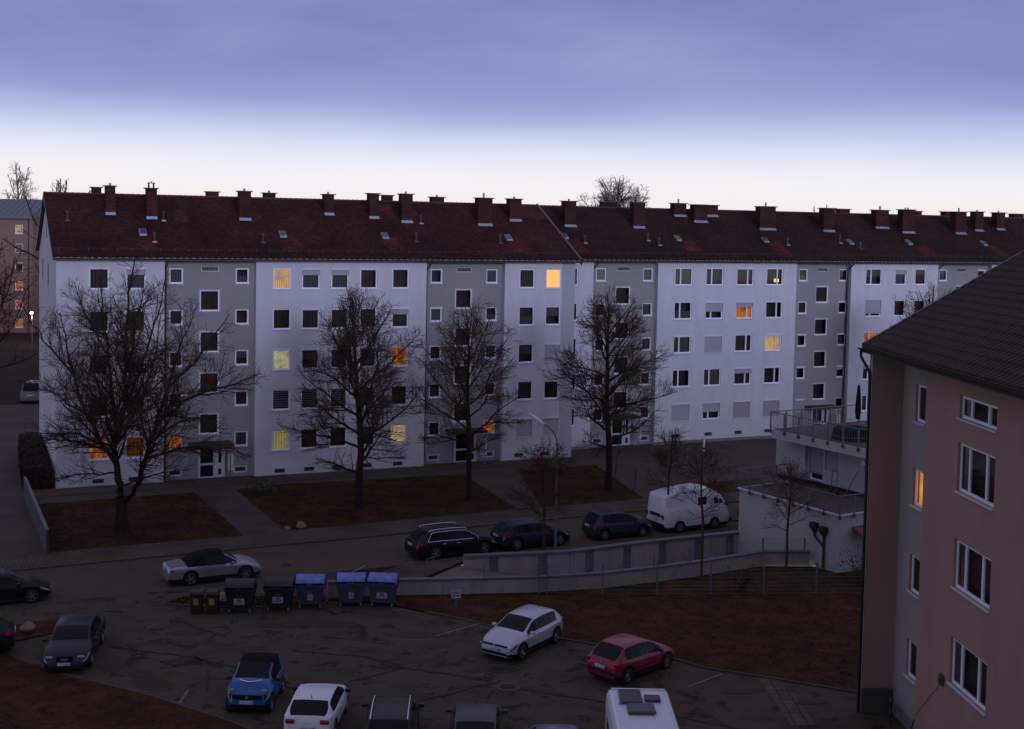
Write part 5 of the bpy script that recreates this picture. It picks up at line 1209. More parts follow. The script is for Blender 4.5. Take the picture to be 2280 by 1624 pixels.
# ------------------------------------------------------------------ waste containers
def container(loc, rz, bodym, lidm, label, small_sticker=False, sm=M_paper):
    t = thing('waste_container', loc, rz, label, 'waste container', 'large wheeled waste containers')
    W_, D_ = 1.24, .98
    b = MB(); n = 0
    lo = [(-W_ / 2 + .12, -D_ / 2 + .12), (W_ / 2 - .12, -D_ / 2 + .12), (W_ / 2 - .12, D_ / 2 - .12), (-W_ / 2 + .12, D_ / 2 - .12)]
    hi = [(-W_ / 2, -D_ / 2), (W_ / 2, -D_ / 2), (W_ / 2, D_ / 2), (-W_ / 2, D_ / 2)]
    b.poly([(*p, .22) for p in lo][::-1])
    for i in range(4):
        j = (i + 1) % 4; b.poly([(*lo[i], .22), (*lo[j], .22), (*hi[j], 1.02), (*hi[i], 1.02)])
    b.box((-W_ / 2 - .04, -D_ / 2 - .04, 1.02), (W_ / 2 + .04, D_ / 2 + .04, 1.10))
    b.box((-W_ / 2 - .05, -.1, .86), (-W_ / 2 - .005, .1, 1.019)).box((W_ / 2 + .005, -.1, .86), (W_ / 2 + .05, .1, 1.019))
    body = b.build('body', bodym, t)
    l = MB(); k = 12; prev = None
    for i in range(k + 1):
        a = PI * (0.06 + 0.88 * i / k); y = -.52 * math.cos(a); z = 1.105 + .36 * math.sin(a) ** .75
        if prev: 
            l.poly([(-W_ / 2 - .02, prev[0], prev[1]), (W_ / 2 + .02, prev[0], prev[1]), (W_ / 2 + .02, y, z), (-W_ / 2 - .02, y, z)])
            for s in (-1, 1): l.poly([(s * (W_ / 2 + .02), prev[0], 1.105), (s * (W_ / 2 + .02), prev[0], prev[1]), (s * (W_ / 2 + .02), y, z), (s * (W_ / 2 + .02), y, 1.105)])
        prev = (y, z)

    lid = l.build('lid', lidm, t)
    MB().box((-.16, -.60, 1.12), (.16, -.535, 1.17)).build('lid_handle', bodym, lid)
    for s in (-1, 1):
        MB().path([(s * (W_ / 2 + .05), 0, 1.0), (s * (W_ / 2 + .07), -.05, 1.3), (s * (W_ / 2 + .05), .3, 1.42)], .022, 6).build('lid_arm', M_black, t)
    for x in (-.45, .45):
        for y in (-.32, .32):
            wv = MB().lathe([(.02, -.025), (.10, -.025), (.10, .025), (.02, .025)], 12, 'x', (x, y, .10), closed=True).box((x - .035, y - .03, .1), (x - .028, y + .03, .22)).box((x + .028, y - .03, .1), (x + .035, y + .03, .22)); wv.build('castor', M_metal, t)
    fy = lambda z: -D_ / 2 + .12 * (1.02 - z) / .80 - .006
    if small_sticker: pts = (-.10, .12, .42, .70)
    else: pts = (-.24, .22, .42, .70)
    x0, x1, z0, z1 = pts
    st = MB().poly([(x0, fy(z0), z0), (x1, fy(z0), z0), (x1, fy(z1), z1), (x0, fy(z1), z1)]).build('sticker', sm, t)
    pr = MB()
    for (a, c, z_, h_) in ((.1, .9, .06, .035), (.15, .85, .12, .03), (.3, .7, .17, .05), (.38, .62, .23, .025)):
        q0 = x0 + (x1 - x0) * a; q1 = x0 + (x1 - x0) * c; zz = z0 + z_
        pr.poly([(q0, fy(zz) - .004, zz), (q1, fy(zz) - .004, zz), (q1, fy(zz + h_) - .004, zz + h_), (q0, fy(zz + h_) - .004, zz + h_)])
    pr.build('print', M_mark if not small_sticker else M_pil, st)
    MB().poly([(-.14, fy(.78), .78), (.14, fy(.78), .78), (.14, fy(.83), .83), (-.14, fy(.83), .83)]).build('maker_print', M_pil, t)
    return t
BB = mat('bin_blue_body', (0.045, 0.060, 0.105), 0.45, var=.1, scale=2); BL = mat('bin_blue_lid', (0.13, 0.20, 0.50), 0.6, var=.35, scale=3, bump=.6, bscale=9)
KB_ = mat('bin_black', (0.016, 0.017, 0.019), 0.45); KL = mat('bin_black_lid', (0.017, 0.018, 0.02), 0.5)
ys = .45
bins = [(-11.84, KB_, KL, 'black waste container beside the small brown bins'), (-10.18, KB_, KL, 'black waste container next to the leftmost blue one'), (-8.86, BB, BL, 'leftmost blue waste container, next to the black ones'), (-7.07, BB, BL, 'middle blue waste container with a thin cable lying on its lid'), (-5.60, BB, BL, 'rightmost blue waste container, in front of the low wall')]
bx = [(-11.84, 56.25, 3), (-10.18, 56.62, 2), (-8.86, 57.15, 4), (-7.07, 57.54, 5), (-5.60, 57.60, -4)]
for i, ((x, bm_, lm, lab), (_, y, r_)) in enumerate(zip(bins, bx)): container((x, y + ys, .008), R(r_), bm_, lm, lab, small_sticker=i in (2, 3))
cb = thing('cable', (-7.07, 57.99, 1.47), 0, 'thin pale blue cable bent up from the lid of the middle blue container', 'cable')
MB().path([(-.1, 0, .0), (.15, -.1, .12), (.6, .1, .34)], .012, 5).build('cable', mat('pale_blue_plastic', (.25, .4, .8), .5), cb)
def small_bin(loc, rz, label, stm, w_=.55, h_=.98):
    t = thing('wheeled_bin', loc, rz, label, 'wheeled bin', 'small brown wheeled bins'); bm_ = mat('bin_brown', (.035, .024, .017), .5); b = MB()
    lo = [(-w_ / 2 + .06, -.2), (w_ / 2 - .06, -.2), (w_ / 2 - .06, .2), (-w_ / 2 + .06, .2)]; hi = [(-w_ / 2, -.3), (w_ / 2, -.3), (w_ / 2, .3), (-w_ / 2, .3)]
    b.poly([(*p, .05) for p in lo][::-1])
    for i in range(4):
        j = (i + 1) % 4; b.poly([(*lo[i], .05), (*lo[j], .05), (*hi[j], h_ - .08), (*hi[i], h_ - .08)])
    b.build('body', bm_, t)
    MB().box((-w_ / 2 - .04, -.35, h_ - .079), (w_ / 2 + .04, .33, h_ - .03)).box((-w_ / 2 + .02, -.28, h_ - .03), (w_ / 2 - .02, .27, h_ + .03)).build('lid', mat('bin_brown_lid', (.05, .034, .024), .5), t, bevel=.02)
    fy = lambda z: -.2 - .1 * (z - .05) / (h_ - .13) - .005
    MB().poly([(-.12, fy(.42), .42), (.12, fy(.42), .42), (.12, fy(.72), .72), (-.12, fy(.72), .72)]).build('sticker', stm, t)
    for s in (-1, 1): MB().lathe([(.02, -.02), (.1, -.02), (.1, .02), (.02, .02)], 12, 'x', (s * (w_ / 2 - .02), .25, .1), closed=True).build('wheel', M_rubber, t)
small_bin((-13.72, 56.35, .008), R(4), 'small brown wheeled bin with a pale olive sticker', mat('sticker_olive', (.25, .22, .08), .6)); small_bin((-13.02, 56.4, .008), R(2), 'small brown wheeled bin with a yellow sticker', M_yel)
# ================================================================== cars
def interp(pts, x): return float(np.interp(x, [p[0] for p in pts], [p[1] for p in pts]))
def smooth_prof(pts):
    xs_ = np.linspace(pts[0][0], pts[-1][0], 400); y = np.interp(xs_, [p[0] for p in pts], [p[1] for p in pts])
    k = 9; yy = np.convolve(np.pad(y, k // 2, mode='edge'), np.ones(k) / k, 'valid'); yy[:4] = y[:4]; yy[-4:] = y[-4:]
    return xs_, yy
def car(name, label, cat, loc, ang, s, group='parked cars'):
    """lofted body: stations from rear (0) to front (L); greenhouse, arches, wheels, lights, plates are parts"""
    L, W_, wb, ro, wr = s['L'], s['W'], s['wb'], s['ro'], s['wr']
    root = thing(name, (loc[0], loc[1], .01), ang, label, cat, group)
    hw = W_ / 2; tx, tz = smooth_prof(s['top']); top = lambda x: float(np.interp(x, tx, tz)); belt = lambda x: interp(s['belt'], x)
    xr0, xr1, xw1, xw0 = s['gh']; sill = s.get('sill', .24); ax = (ro, ro + wb); ar = wr + .055
    def wid(x):
        return hw * interp(s.get('plan', [(0, .84), (.08, .91), (.3, .97), (.9, 1), (L - 1.0, 1), (L - .45, .965), (L - .18, .88), (L - .05, .77), (L, .66)]), x)
    st = [0, .04, .1, .2, .3, .42, xr0, xr1, (xr0 + xr1) / 2, xw0, xw1, xw1 * .66 + xw0 * .34, xw1 * .34 + xw0 * .66, L - .45, L - .3, L - .18, L - .09, L - .03, L] + list(s.get('pill', []))
    for a in ax: st += [a + ar * math.cos(t) for t in np.linspace(0, PI, 13)] + [a - ar - .012, a + ar + .012]
    x = 0
    while x < L: st.append(x); x += .22
    st = sorted(v for v in st if 0 <= v <= L); q = [st[0]]
    keep = set([round(v, 4) for v in [xr0, xr1, xw1, xw0] + list(s.get('pill', []))])
    for v in st[1:]:
        if v - q[-1] > .008: q.append(v)
        elif round(v, 4) in keep: q[-1] = v
    st = q
    gfr = s.get('gf', .87); rin = s.get('roof_in', .72)
    def section(x):
        w_ = wid(x); zt = top(x); zb = min(belt(x), zt - .015); g = max(0., min(1., (zt - zb - .06) / .28))
        zs = sill + (.05 if x < .15 or x > L - .2 else 0)
        for a in ax:
            if abs(x - a) < ar: zs = max(zs, wr + math.sqrt(max(0, ar * ar - (x - a) ** 2)))
        h = zb - zs; P = [(w_ * .93, zs), (w_ * .985, zs + .22 * h), (w_, zs + .48 * h), (w_ * .99, zs + .78 * h), (w_ * .955, zb - .01)]
        wrf = hw * rin + (hw * .90 - hw * rin) * (1 - g); wrf = min(wrf, w_ * .9)
        hood = [(w_ * .92, .12), (w_ * .84, .50), (w_ * .72, .80), (w_ * .4, .97), (0, 1.0)]
        gr = [(w_ * .925, .035), (wrf + .03, gfr), (wrf * .955, gfr + (1 - gfr) * s.get('sh', .6)), (wrf * .5, 1 - (1 - gfr) * .06), (0, 1.0)]
        for (y0, f0), (y1, f1) in zip(hood, gr): P.append((y0 * (1 - g) + y1 * g, zb + (zt - zb) * (f0 * (1 - g) + f1 * g)))
        return P, g
    S_ = [section(x) for x in st]; n = 10
    parts = {}
    def face(part, pts): parts.setdefault(part, MB()).poly(pts)
    sg = s.get('side', []); pil = s.get('pillars', [])
    for i in range(len(st) - 1):
        xa, xb = st[i], st[i + 1]; xm = (xa + xb) / 2; A_, gA = S_[i]; B2_, gB = S_[i + 1]
        for j in range(n - 1):
            for sgn in (1, -1):
                zm = (A_[j][1] + B2_[j + 1][1]) / 2
                pt = [(xa, sgn * A_[j][0], A_[j][1]), (xb, sgn * B2_[j][0], B2_[j][1]), (xb, sgn * B2_[j + 1][0], B2_[j + 1][1]), (xa, sgn * A_[j + 1][0], A_[j + 1][1])]
                if sgn < 0: pt = pt[::-1]
                key = 'body'
                if j == 5:
                    for gi, (a, b) in enumerate(sg):
                        if a < xm < b: key = 'side_window%d%s' % (gi, '+' if sgn > 0 else '-')
                if j == 5 and any(a < xm < b for a, b in pil) and any(a < xm < b for a, b in s.get('sidezone', [(0, 9)])): key = 'pillar%d%s' % ([a < xm < b for a, b in pil].index(True), '+' if sgn > 0 else '-')
                if j >= 7 and xw1 < xm < xw0: key = 'windscreen'
                if j >= 7 and xr0 < xm < xr1 and not s.get('no_rear_glass'): key = 'rear_window'
                if s.get('roofm') and j >= 6 and xr1 <= xm <= xw1: key = 'roof_panel'
                if s.get('soft') and j >= 4 and xr0 < xm < xw1 and key == 'body': key = 'soft_top'
                if j == 3 and xm < s.get('tl', .26): key = 'tail_light+' if sgn > 0 else 'tail_light-'
                if j == 3 and xm > L - s.get('hl', .5) and xm < L - .06: key = 'headlight+' if sgn > 0 else 'headlight-'
                if j <= 0 and s.get('dark_sill', True): key = 'lower_trim'
                face(key, pt)
    for (P, _), x, e in ((S_[0], 0, 1), (S_[-1], L, -1)):
        ring = [(x, y, z) for y, z in P] + [(x, -y, z) for y, z in P[-2::-1]]
        face('body', ring)
    mm = {'body': s['paint'], 'pillar': M_pblack, 'windscreen': M_carglass, 'rear_window': M_carglass, 'roof_panel': s.get('roofm'), 'soft_top': M_softtop, 'lower_trim': M_black, 'side_window': M_carglass, 'tail_light': M_red, 'headlight': s.get('hlm', M_lamp)}
    off = Vector((-ro, 0, 0))
    body = None
    for key, b in parts.items():
        nm = key.rstrip('+-').rstrip('0123456789'); me = b.mesh(nm, mm[nm])
        bm = bmesh.new(); bm.from_mesh(me); bmesh.ops.remove_doubles(bm, verts=bm.verts, dist=.0008); bmesh.ops.dissolve_degenerate(bm, edges=bm.edges, dist=.0005); bmesh.ops.recalc_face_normals(bm, faces=bm.faces)
        for f in bm.faces: f.smooth = True
        for e in bm.edges:
            if len(e.link_faces) == 2 and e.calc_face_angle(0) > R(38): e.smooth = False
        bm.to_mesh(me); bm.free(); o = link(nm, me, root, off)
        if key == 'body': body = o
    # hidden floor and wheel wells
    MB().box((.12, -hw * .80, .16), (L - .15, hw * .80, .36)).box((ro + ar + .02, -hw * .93, .18), (ro + wb - ar - .02, hw * .93, sill + .02)).build('underbody', M_black, root, off)
    for i_, a in enumerate(ax):
        MB().box((a - ar, -hw * .78, .3), (a + ar, hw * .78, min(.74, belt(a) - .06))).build('wheel_well', M_black, root, off)
        for sgn in (1, -1):
            y = sgn * (hw - .115)
            wl = link('wheel', cached(('tyre', wr), lambda: MB().lathe([(wr * .64, -.09), (wr * .93, -.10), (wr, -.07), (wr, .07), (wr * .93, .10), (wr * .64, .09)], 26, 'y').mesh('wheel', M_rubber, True)), root, (a - ro, y, wr))
            def rim():
                b = MB(); r_ = wr * .66
                b.lathe([(r_, -.075), (r_, .085), (r_ * .92, .088), (r_ * .90, .03)], 26, 'y')
                b.lathe([(0, .01), (r_ * .9, .01)], 20, 'y', mi=1)
                ns = s.get('spokes', 5)
                for k in range(ns):
                    t = 2 * PI * k / ns; c_, s_ = math.cos(t), math.sin(t); w2 = .9 / ns * .14
                    def P_(r, o_, y_): return (c_ * r - s_ * o_, y_, s_ * r + c_ * o_)
                    b.poly([P_(.02, -w2 * 1.0, .075), P_(.02, w2 * 1.0, .075), P_(r_ * .93, w2 * 1.5, .06), P_(r_ * .93, -w2 * 1.5, .06)])
                    b.poly([P_(.02, w2, .075), P_(.02, w2, .03), P_(r_ * .93, w2 * 1.5, .03), P_(r_ * .93, w2 * 1.5, .06)]); b.poly([P_(.02, -w2, .075), P_(.02, -w2, .03), P_(r_ * .93, -w2 * 1.5, .03), P_(r_ * .93, -w2 * 1.5, .06)])
                b.lathe([(0, .09), (.05, .088), (.06, .07)], 14, 'y')
                return b.mesh('rim', [s.get('rim', M_alloy), M_black])
            o = link('rim', cached(('rim', wr, s.get('spokes', 5), s.get('rim', M_alloy).name), rim), wl)
            if sgn < 0: wl.rotation_euler = (0, 0, PI)
    # mirrors, handles, plates
    mx = xw0 - .28 if 'mx' not in s else s['mx']
    for sgn in (1, -1):
        zb = belt(mx); o = MB().box((-.07, -.10, 0), (.07, .10, .13)).build('mirror', s.get('mirm', s['paint']), root, (mx - ro, sgn * (wid(mx) + .07), zb + .0), bevel=.035)
    for hx in s.get('handles', []):
        for sgn in (1, -1):
            MB().box((-.09, -.012, -.014), (.09, .012, .014)).build('door_handle', s.get('hm', s['paint']), root, (hx - ro, sgn * (wid(hx) * .985 + .012), belt(hx) - .13), bevel=.006)
    sm_ = MB()
    for dx in s.get('seams', []):
        for sgn in (1, -1):
            P, _ = section(dx)
            for j in range(1, 4): sm_.poly([(dx - .006, sgn * (P[j][0] + .004), P[j][1]), (dx + .006, sgn * (P[j][0] + .004), P[j][1]), (dx + .006, sgn * (P[j + 1][0] + .004), P[j + 1][1]), (dx - .006, sgn * (P[j + 1][0] + .004), P[j + 1][1])])
    if sm_.v: sm_.build('door_seam', M_black, root, off)
    pz, fz = s.get('plate_z', (.78, .42)); po_ = s.get('plate_out', (.03, .02))
    for which, xx, sgn in (('r', -po_[0], -1), ('f', L + po_[1], 1)):
        z = pz if which == 'r' else fz
        o = MB().box((-.012, -.26, -.055), (.012, .26, .055)).build('number_plate', M_plate, root, (xx - ro, 0, z))
        MB().box((.0125 * sgn if sgn > 0 else -.016, -.26 if sgn < 0 else .215, -.055), (.016 if sgn > 0 else -.0125, -.215 if sgn < 0 else .26, .055)).build('blue_band', mat('plate_blue', (.02, .05, .25), .5), o) if s.get('plate') else None
        if s.get('plate'):
            rz_ = PI / 2 if sgn > 0 else -PI / 2
            text_obj(s['plate'], .085, M_mark, o, Matrix.Translation((.0135 * sgn, 0.02 * sgn, 0)) @ Matrix.Rotation(rz_, 4, 'Z') @ Matrix.Rotation(PI / 2, 4, 'X'))
    if s.get('rails'):
        for sgn in (1, -1):
            pts = [(x, sgn * (hw * rin * .93), top(x) + .055) for x in np.linspace(xr1 + .05, xw1 + .02, 8)]; pts = [(pts[0][0] - .05, pts[0][1], pts[0][2] - .06)] + pts + [(pts[-1][0] + .06, pts[-1][1], pts[-1][2] - .07)]
            MB().path(pts, .019, 6).build('roof_rail', s['rails'], root, off)
    if s.get('chrome'):
        for sgn in (1, -1):
            a, b_ = s['chrome']; lo = [(x, sgn * (section(x)[0][5][0] + .006), section(x)[0][5][1]) for x in np.linspace(a, b_, 14)]
            hi = [(x, sgn * (section(x)[0][6][0] + .006), section(x)[0][6][1]) for x in np.linspace(a + .25, min(b_ - .04, xw0), 14)]
            MB().path(lo + hi[::-1] + [lo[0]], .014, 5).build('chrome_trim', M_chrome, root, off)
    if s.get('strip'):
        for sgn in (1, -1):
            a, b_, z = s['strip']; MB().box((a, -.012, z - .03), (b_, .012, z + .03)).build('rubbing_strip', M_black, root, (-ro, sgn * (hw + .004), 0))
    if s.get('antenna'): MB().tube((s['antenna'], 0, top(s['antenna']) - .01), (s['antenna'] - .12, 0, top(s['antenna']) + .16), .009, n=5).lathe([(.03, 0), (.02, .03), (0, .035)], 8, 'z', (s['antenna'], 0, top(s['antenna']))).build('antenna', M_black, root, off)
    x_, z_ = L, .58
    if s.get('grille'):
        for (zl, zh, wy, out_, m_) in s['grille']: MB().box((L - .05 + out_, -wy, zl), (L + .012 + out_, wy, zh)).build('grille', m_, root, off, bevel=.012)
    if s.get('rear_strip'):
        zl, zh, wy, m_ = s['rear_strip']; MB().box((-.02, -wy, zl), (.04, wy, zh)).build('bumper_strip', m_, root, off, bevel=.01)
    if s.get('emb') == 'rings_rear':
        b = MB()
        for k in range(4): b.lathe([(.028, -.004), (.034, -.004), (.034, .004), (.028, .004)], 14, 'x', (0, (k - 1.5) * .045, 0), closed=True)
        b.build('emblem', M_chrome, root, (-.045 - ro + s.get('ex', 0), 0, s['ez']))
    if s.get('emb') == 'rings_front':
        b = MB()
        for k in range(4): b.lathe([(.036, -.004), (.044, -.004), (.044, .004), (.036, .004)], 14, 'x', (0, (k - 1.5) * .06, 0), closed=True)
        b.build('emblem', M_chrome, root, (L + .03 - ro, 0, s['ez']))
    if s.get('emb') == 'ring_vw':
        b = MB().lathe([(.055, -.004), (.066, -.004), (.066, .006), (.055, .006)], 18, 'x', closed=True)
        b.path([(0.002, -.035, .04), (0.002, -.012, -.04), (0.002, 0, -.005), (0.002, .012, -.04), (0.002, .035, .04)], .006, 4).path([(0.002, -.018, .045), (0.002, 0, .008), (0.002, .018, .045)], .006, 4)
        b.build('emblem', M_chrome, root, (L + .03 - ro, 0, s['ez']))
    if s.get('emb') == 'ring_small':
        MB().lathe([(.03, -.004), (.045, -.004), (.045, .006), (.03, .006)], 14, 'x', closed=True).box((-.002, -.03, -.008), (.006, .012, .008)).build('emblem', M_chrome, root, (L + .035 - ro, 0, s['ez']))
    if s.get('emb') == 'lion':
        MB().path([(0, -.02, -.05), (0, -.005, -.01), (0, -.02, .03), (0, .01, .05)], .01, 4).path([(0, -.005, -.01), (0, .02, -.045)], .009, 4).path([(0, -.01, .01), (0, .025, .01)], .008, 4).build('emblem', M_chrome, root, (s['ex'] - ro, 0, s['ez']))
    for lx, ly, lz, dx, dy, dz, nm in s.get('lamps', []):
        MB().box((lx - dx, ly - dy, lz - dz), (lx + dx, ly + dy, lz + dz)).build(nm, M_red if nm == 'tail_light' else M_lamp, root, off, bevel=.045)
    # wipers
    if not s.get('nowiper'):
        P = lambda x, f: (x, section(x)[0][7][0] * f, top(x) - (1 - abs(f)) * 0 + .012 if abs(f) < .3 else section(x)[0][8][1] + .02)
        MB().path([P(xw0 - .03, .45), P(xw0 - .08, -.15)], .009, 4).path([P(xw0 - .03, -.2), P(xw0 - .09, -.75)], .009, 4).build('wiper', M_black, root, off)
    return root, dict(top=top, belt=belt, sec=section, wid=wid, off=off)

def paint(name, c, rough=.3, metal=.0):
    dk = max(c) < .07
    return mat(name, c, .42 if dk else rough, metal=0.0 if dk else metal, coat=.10 if dk else .35, spec=.28 if dk else .5, var=0.03, scale=3)
silver = paint('paint_silver', (.30, .31, .36), .30, .55); white = paint('paint_white', (.72, .73, .78), .35); dgreen = paint('paint_dark_grey', (.022, .024, .027), .35, .2)
navy = paint('paint_navy', (.014, .018, .036), .3, .2); slate = paint('paint_slate', (.030, .034, .048), .35, .2); black = paint('paint_black_body', (.006, .006, .007), .25)
redp = paint('paint_red', (.30, .003, .036), .4); blue = paint('paint_blue', (.008, .085, .31), .35); polo = paint('paint_polo_silver', (.50, .51, .58), .32, .35); dblue = paint('paint_steel_blue', (.09, .115, .18), .35, .3)
def side_off(p, ang, sgn, d): return (p[0] - math.sin(ang) * d * sgn, p[1] + math.cos(ang) * d * sgn)
def hatch(L, W_, H, wb, ro, paint_, wr=.31, belt=.93, hood=.94, cowl=1.02, xr=(.10, .62), xw=None, **k):
    fo = L - wb - ro; xw1, xw0 = xw or (ro + wb - 1.05, ro + wb - .28)
    top = [(0, .62), (.03, .80), (.09, belt + .02), (xr[0], belt + .06), (xr[1], H - .06), (xr[1] + .35, H - .015), ((xr[1] + xw1) / 2 + .2, H), (xw1, H - .05), (xw0, cowl), (xw0 + .35, hood + .03), (L - .42, hood - .10), (L - .16, hood - .20), (L - .04, hood - .30), (L, .52)]
    bt = [(0, .60), (.08, belt), (xr[1], belt + .01), (xw0 - .3, belt - .04), (xw0, belt - .06), (L - .5, hood - .18), (L, .48)]
    d = dict(L=L, W=W_, wb=wb, ro=ro, wr=wr, top=top, belt=bt, gh=(xr[0], xr[1], xw1, xw0), paint=paint_)
    mid = k.pop('bp', (xr[1] + xw1) / 2 + .35); mid2 = k.pop('cp', xr[1] + .45)
    d['side'] = [(xr[0] + .52, mid2), (mid2 + .07, mid), (mid + .09, xw0 - .12)]; d['pillars'] = [(mid2, mid2 + .07), (mid, mid + .09)]
    d['pill'] = [xr[0] + .52, mid2, mid2 + .07, mid, mid + .09, xw0 - .12]; d['handles'] = [mid - .18, mid - 1.0 if mid - 1.0 > xr[1] else mid - .18]; d['seams'] = [mid + .045, xw0 - .10, mid - .85]
    d.update(k); return d
# silver convertible on the road
a = R(27.1); c = hatch(4.57, 1.78, 1.39, 2.65, 1.05, silver, wr=.325, belt=.90, hood=.93, cowl=.98, spokes=5)
c['top'] = [(0, .66), (.03, .84), (.12, .93), (.45, .965), (.85, .98), (.95, 1.0), (1.55, 1.32), (1.9, 1.38), (2.5, 1.39), (2.72, 1.35), (3.38, .98), (3.7, .94), (4.1, .84), (4.4, .72), (4.53, .60), (4.57, .5)]
c['belt'] = [(0, .64), (.1, .84), (.9, .92), (2.0, .92), (3.2, .88), (3.5, .85), (4.2, .70), (4.57, .46)]
c.update(gh=(.88, 1.50, 2.72, 3.38), soft=True, side=[(1.75, 2.60), (2.62, 3.26)], pillars=[], pill=[1.75, 2.60, 2.62, 3.26], seams=[1.95, 3.25], handles=[2.15], tl=.30, hl=.55, no_rear_glass=True, plate='IN S 208', mx=3.05, antenna=None, hm=silver)
car('convertible_car', 'silver convertible with a black soft top parked on the street', 'car', side_off((-15.04, 60.52), a, 1, .77), a, c)
o_ = bpy.data.objects['convertible_car']; MB().poly([(1.02, -.38, 1.062), (1.02, .38, 1.062), (1.36, .34, 1.248), (1.36, -.34, 1.248)]).build('rear_window', M_carglass, o_, (-1.05, 0, .01))
# black estate, blue hatch, grey hatch in the street
a = R(28.5); c = hatch(4.80, 1.83, 1.50, 2.84, 1.05, black, wr=.335, belt=.96, hood=.97, cowl=1.04, xr=(.16, .75), bp=2.55, cp=1.35, spokes=5, rails=M_chrome, chrome=(.62, 3.55), plate='IN B 417', tl=.3, hm=M_chrome)
car('estate_car', 'black estate car with bright roof rails and chrome window line, parked in the street', 'car', side_off((-3.72, 66.06), a, 1, .80), a, c)
a = R(29.5); c = hatch(4.32, 1.80, 1.43, 2.69, .80, navy, wr=.325, belt=.94, hood=.95, cowl=1.03, xr=(.12, .62), spokes=7, plate='EI K 590', tl=.34, hl=.55)
car('hatchback_car', 'dark blue hatchback parked behind the leafy young tree and the lamp post', 'car', side_off((.5, 68.2), a, 1, .79), a, c)
a = R(26.5); c = hatch(3.90, 1.68, 1.50, 2.48, .66, slate, wr=.29, belt=.94, hood=.98, cowl=1.06, xr=(.06, .42), xw=(2.05, 2.95), bp=1.95, cp=.95, spokes=8, plate='IN A 265', tl=.24, hl=.45)
car('hatchback_car', 'small dark slate hatchback parked in front of the white camper van', 'car', side_off((5.41, 70.85), a, 1, .74), a, c)
# white camper van in the street
a = R(28.2)
c = dict(L=4.75, W=1.90, wb=2.46, ro=1.12, wr=.33, sill=.36, paint=white, gf=.50, roof_in=.93, sh=.84,
         top=[(0, .62), (.03, 1.3), (.07, 1.98), (.20, 2.20), (.9, 2.34), (2.2, 2.48), (3.1, 2.50), (3.6, 2.30), (3.75, 2.12), (4.02, 2.02), (4.50, 1.30), (4.66, 1.10), (4.72, .8), (4.75, .6)],
         belt=[(0, .58), (.08, 1.46), (4.2, 1.46), (4.45, 1.25), (4.6, 1.0), (4.75, .55)], gh=(.12, .13, 4.02, 4.50), side=[(2.35, 2.95), (3.50, 3.80), (3.88, 4.12)], pillars=[], pill=[2.35, 2.95, 3.50, 3.80, 3.88, 4.12],
         plan=[(0, .90), (.08, .96), (.3, 1), (4.2, 1), (4.55, .95), (4.7, .86), (4.75, .78)], seams=[3.84, 2.9], handles=[3.7], tl=0, hl=.22, lamps=[(-.01, .80, .98, .03, .07, .12, 'tail_light'), (-.01, -.80, .98, .03, .07, .12, 'tail_light')], spokes=6, plate='IN C 735', plate_z=(.78, .55), rear_strip=(.42, .58, .86, M_black), no_rear_glass=True, mx=4.3, mirm=M_black, dark_sill=False, nowiper=False)
car('camper_van', 'older white camper van with a raised roof parked in the street', 'camper van', side_off((9.85, 73.05), a, 1, .82), a, c)
o_ = bpy.data.objects['camper_van']; MB().box((-.01, -.5, .92), (.02, .5, 1.12)).build('plate_recess', M_black, o_, (-1.13, 0, 0)); MB().lathe([(0, -.03), (.08, -.02), (.09, 0)], 14, 'x', (0, 0, 0)).build('fuel_cap', M_black, o_, (-1.13, -.68, 1.0))
MB().box((4.70, -.9, .35), (4.86, .9, .58)).build('front_bumper', M_black, o_, (-1.12, 0, 0), bevel=.03)
# silver polo facing the camera, in the car park
a = R(236); c = hatch(4.05, 1.75, 1.45, 2.56, .68, polo, wr=.31, belt=.95, hood=.96, cowl=1.03, xr=(.10, .55), bp=2.02, cp=.92, spokes=5, plate='IN L 803', tl=.24, hl=.42, hlm=mat('headlight_dark', (.05, .055, .065), .12, coat=.8), emb='ring_vw', ez=.66,
    grille=[(.615, .70, .62, .012, M_pblack), (.30, .40, .58, .012, M_pblack)], antenna=.85, plate_z=(.60, .50))
pf = (.65, 51.08); pr_ = (pf[0] - math.cos(a) * 2.56, pf[1] - math.sin(a) * 2.56)
car('hatchback_car', 'silver five door hatchback facing the viewer in the car park beside the lawn', 'car', side_off(pr_, a, -1, .76), a, c)
o_ = bpy.data.objects['hatchback_car.002']
MB().box((3.94, -.70, .625), (4.075, .70, .640)).box((3.96, -.60, .255), (4.07, .60, .278)).build('chrome_trim', M_chrome, o_, (-.68, 0, 0))
# red hatchback
a = R(45.6); c = hatch(3.84, 1.67, 1.43, 2.44, .68, redp, wr=.30, belt=.90, hood=.90, cowl=.98, xr=(.12, .66), bp=1.85, cp=.98, spokes=6, plate='IN R 1061', tl=.0, hl=.45, strip=(1.0, 2.75, .52), rear_strip=(.42, .52, .72, M_black), emb='lion', ex=.02, ez=.82, plate_z=(.66, .4), plate_out=(.035, .02), mirm=M_black)
car('hatchback_car', 'red hatchback seen from behind in the car park', 'car', side_off((4.71, 48.57), a, 1, .76), a, c)
o_ = bpy.data.objects['hatchback_car.003']
for s_ in (1, -1): MB().box((-.03, -.09, -.15), (.10, .09, .15)).build('tail_light', M_red, o_, (-.62, s_ * .66, .74), bevel=.04)
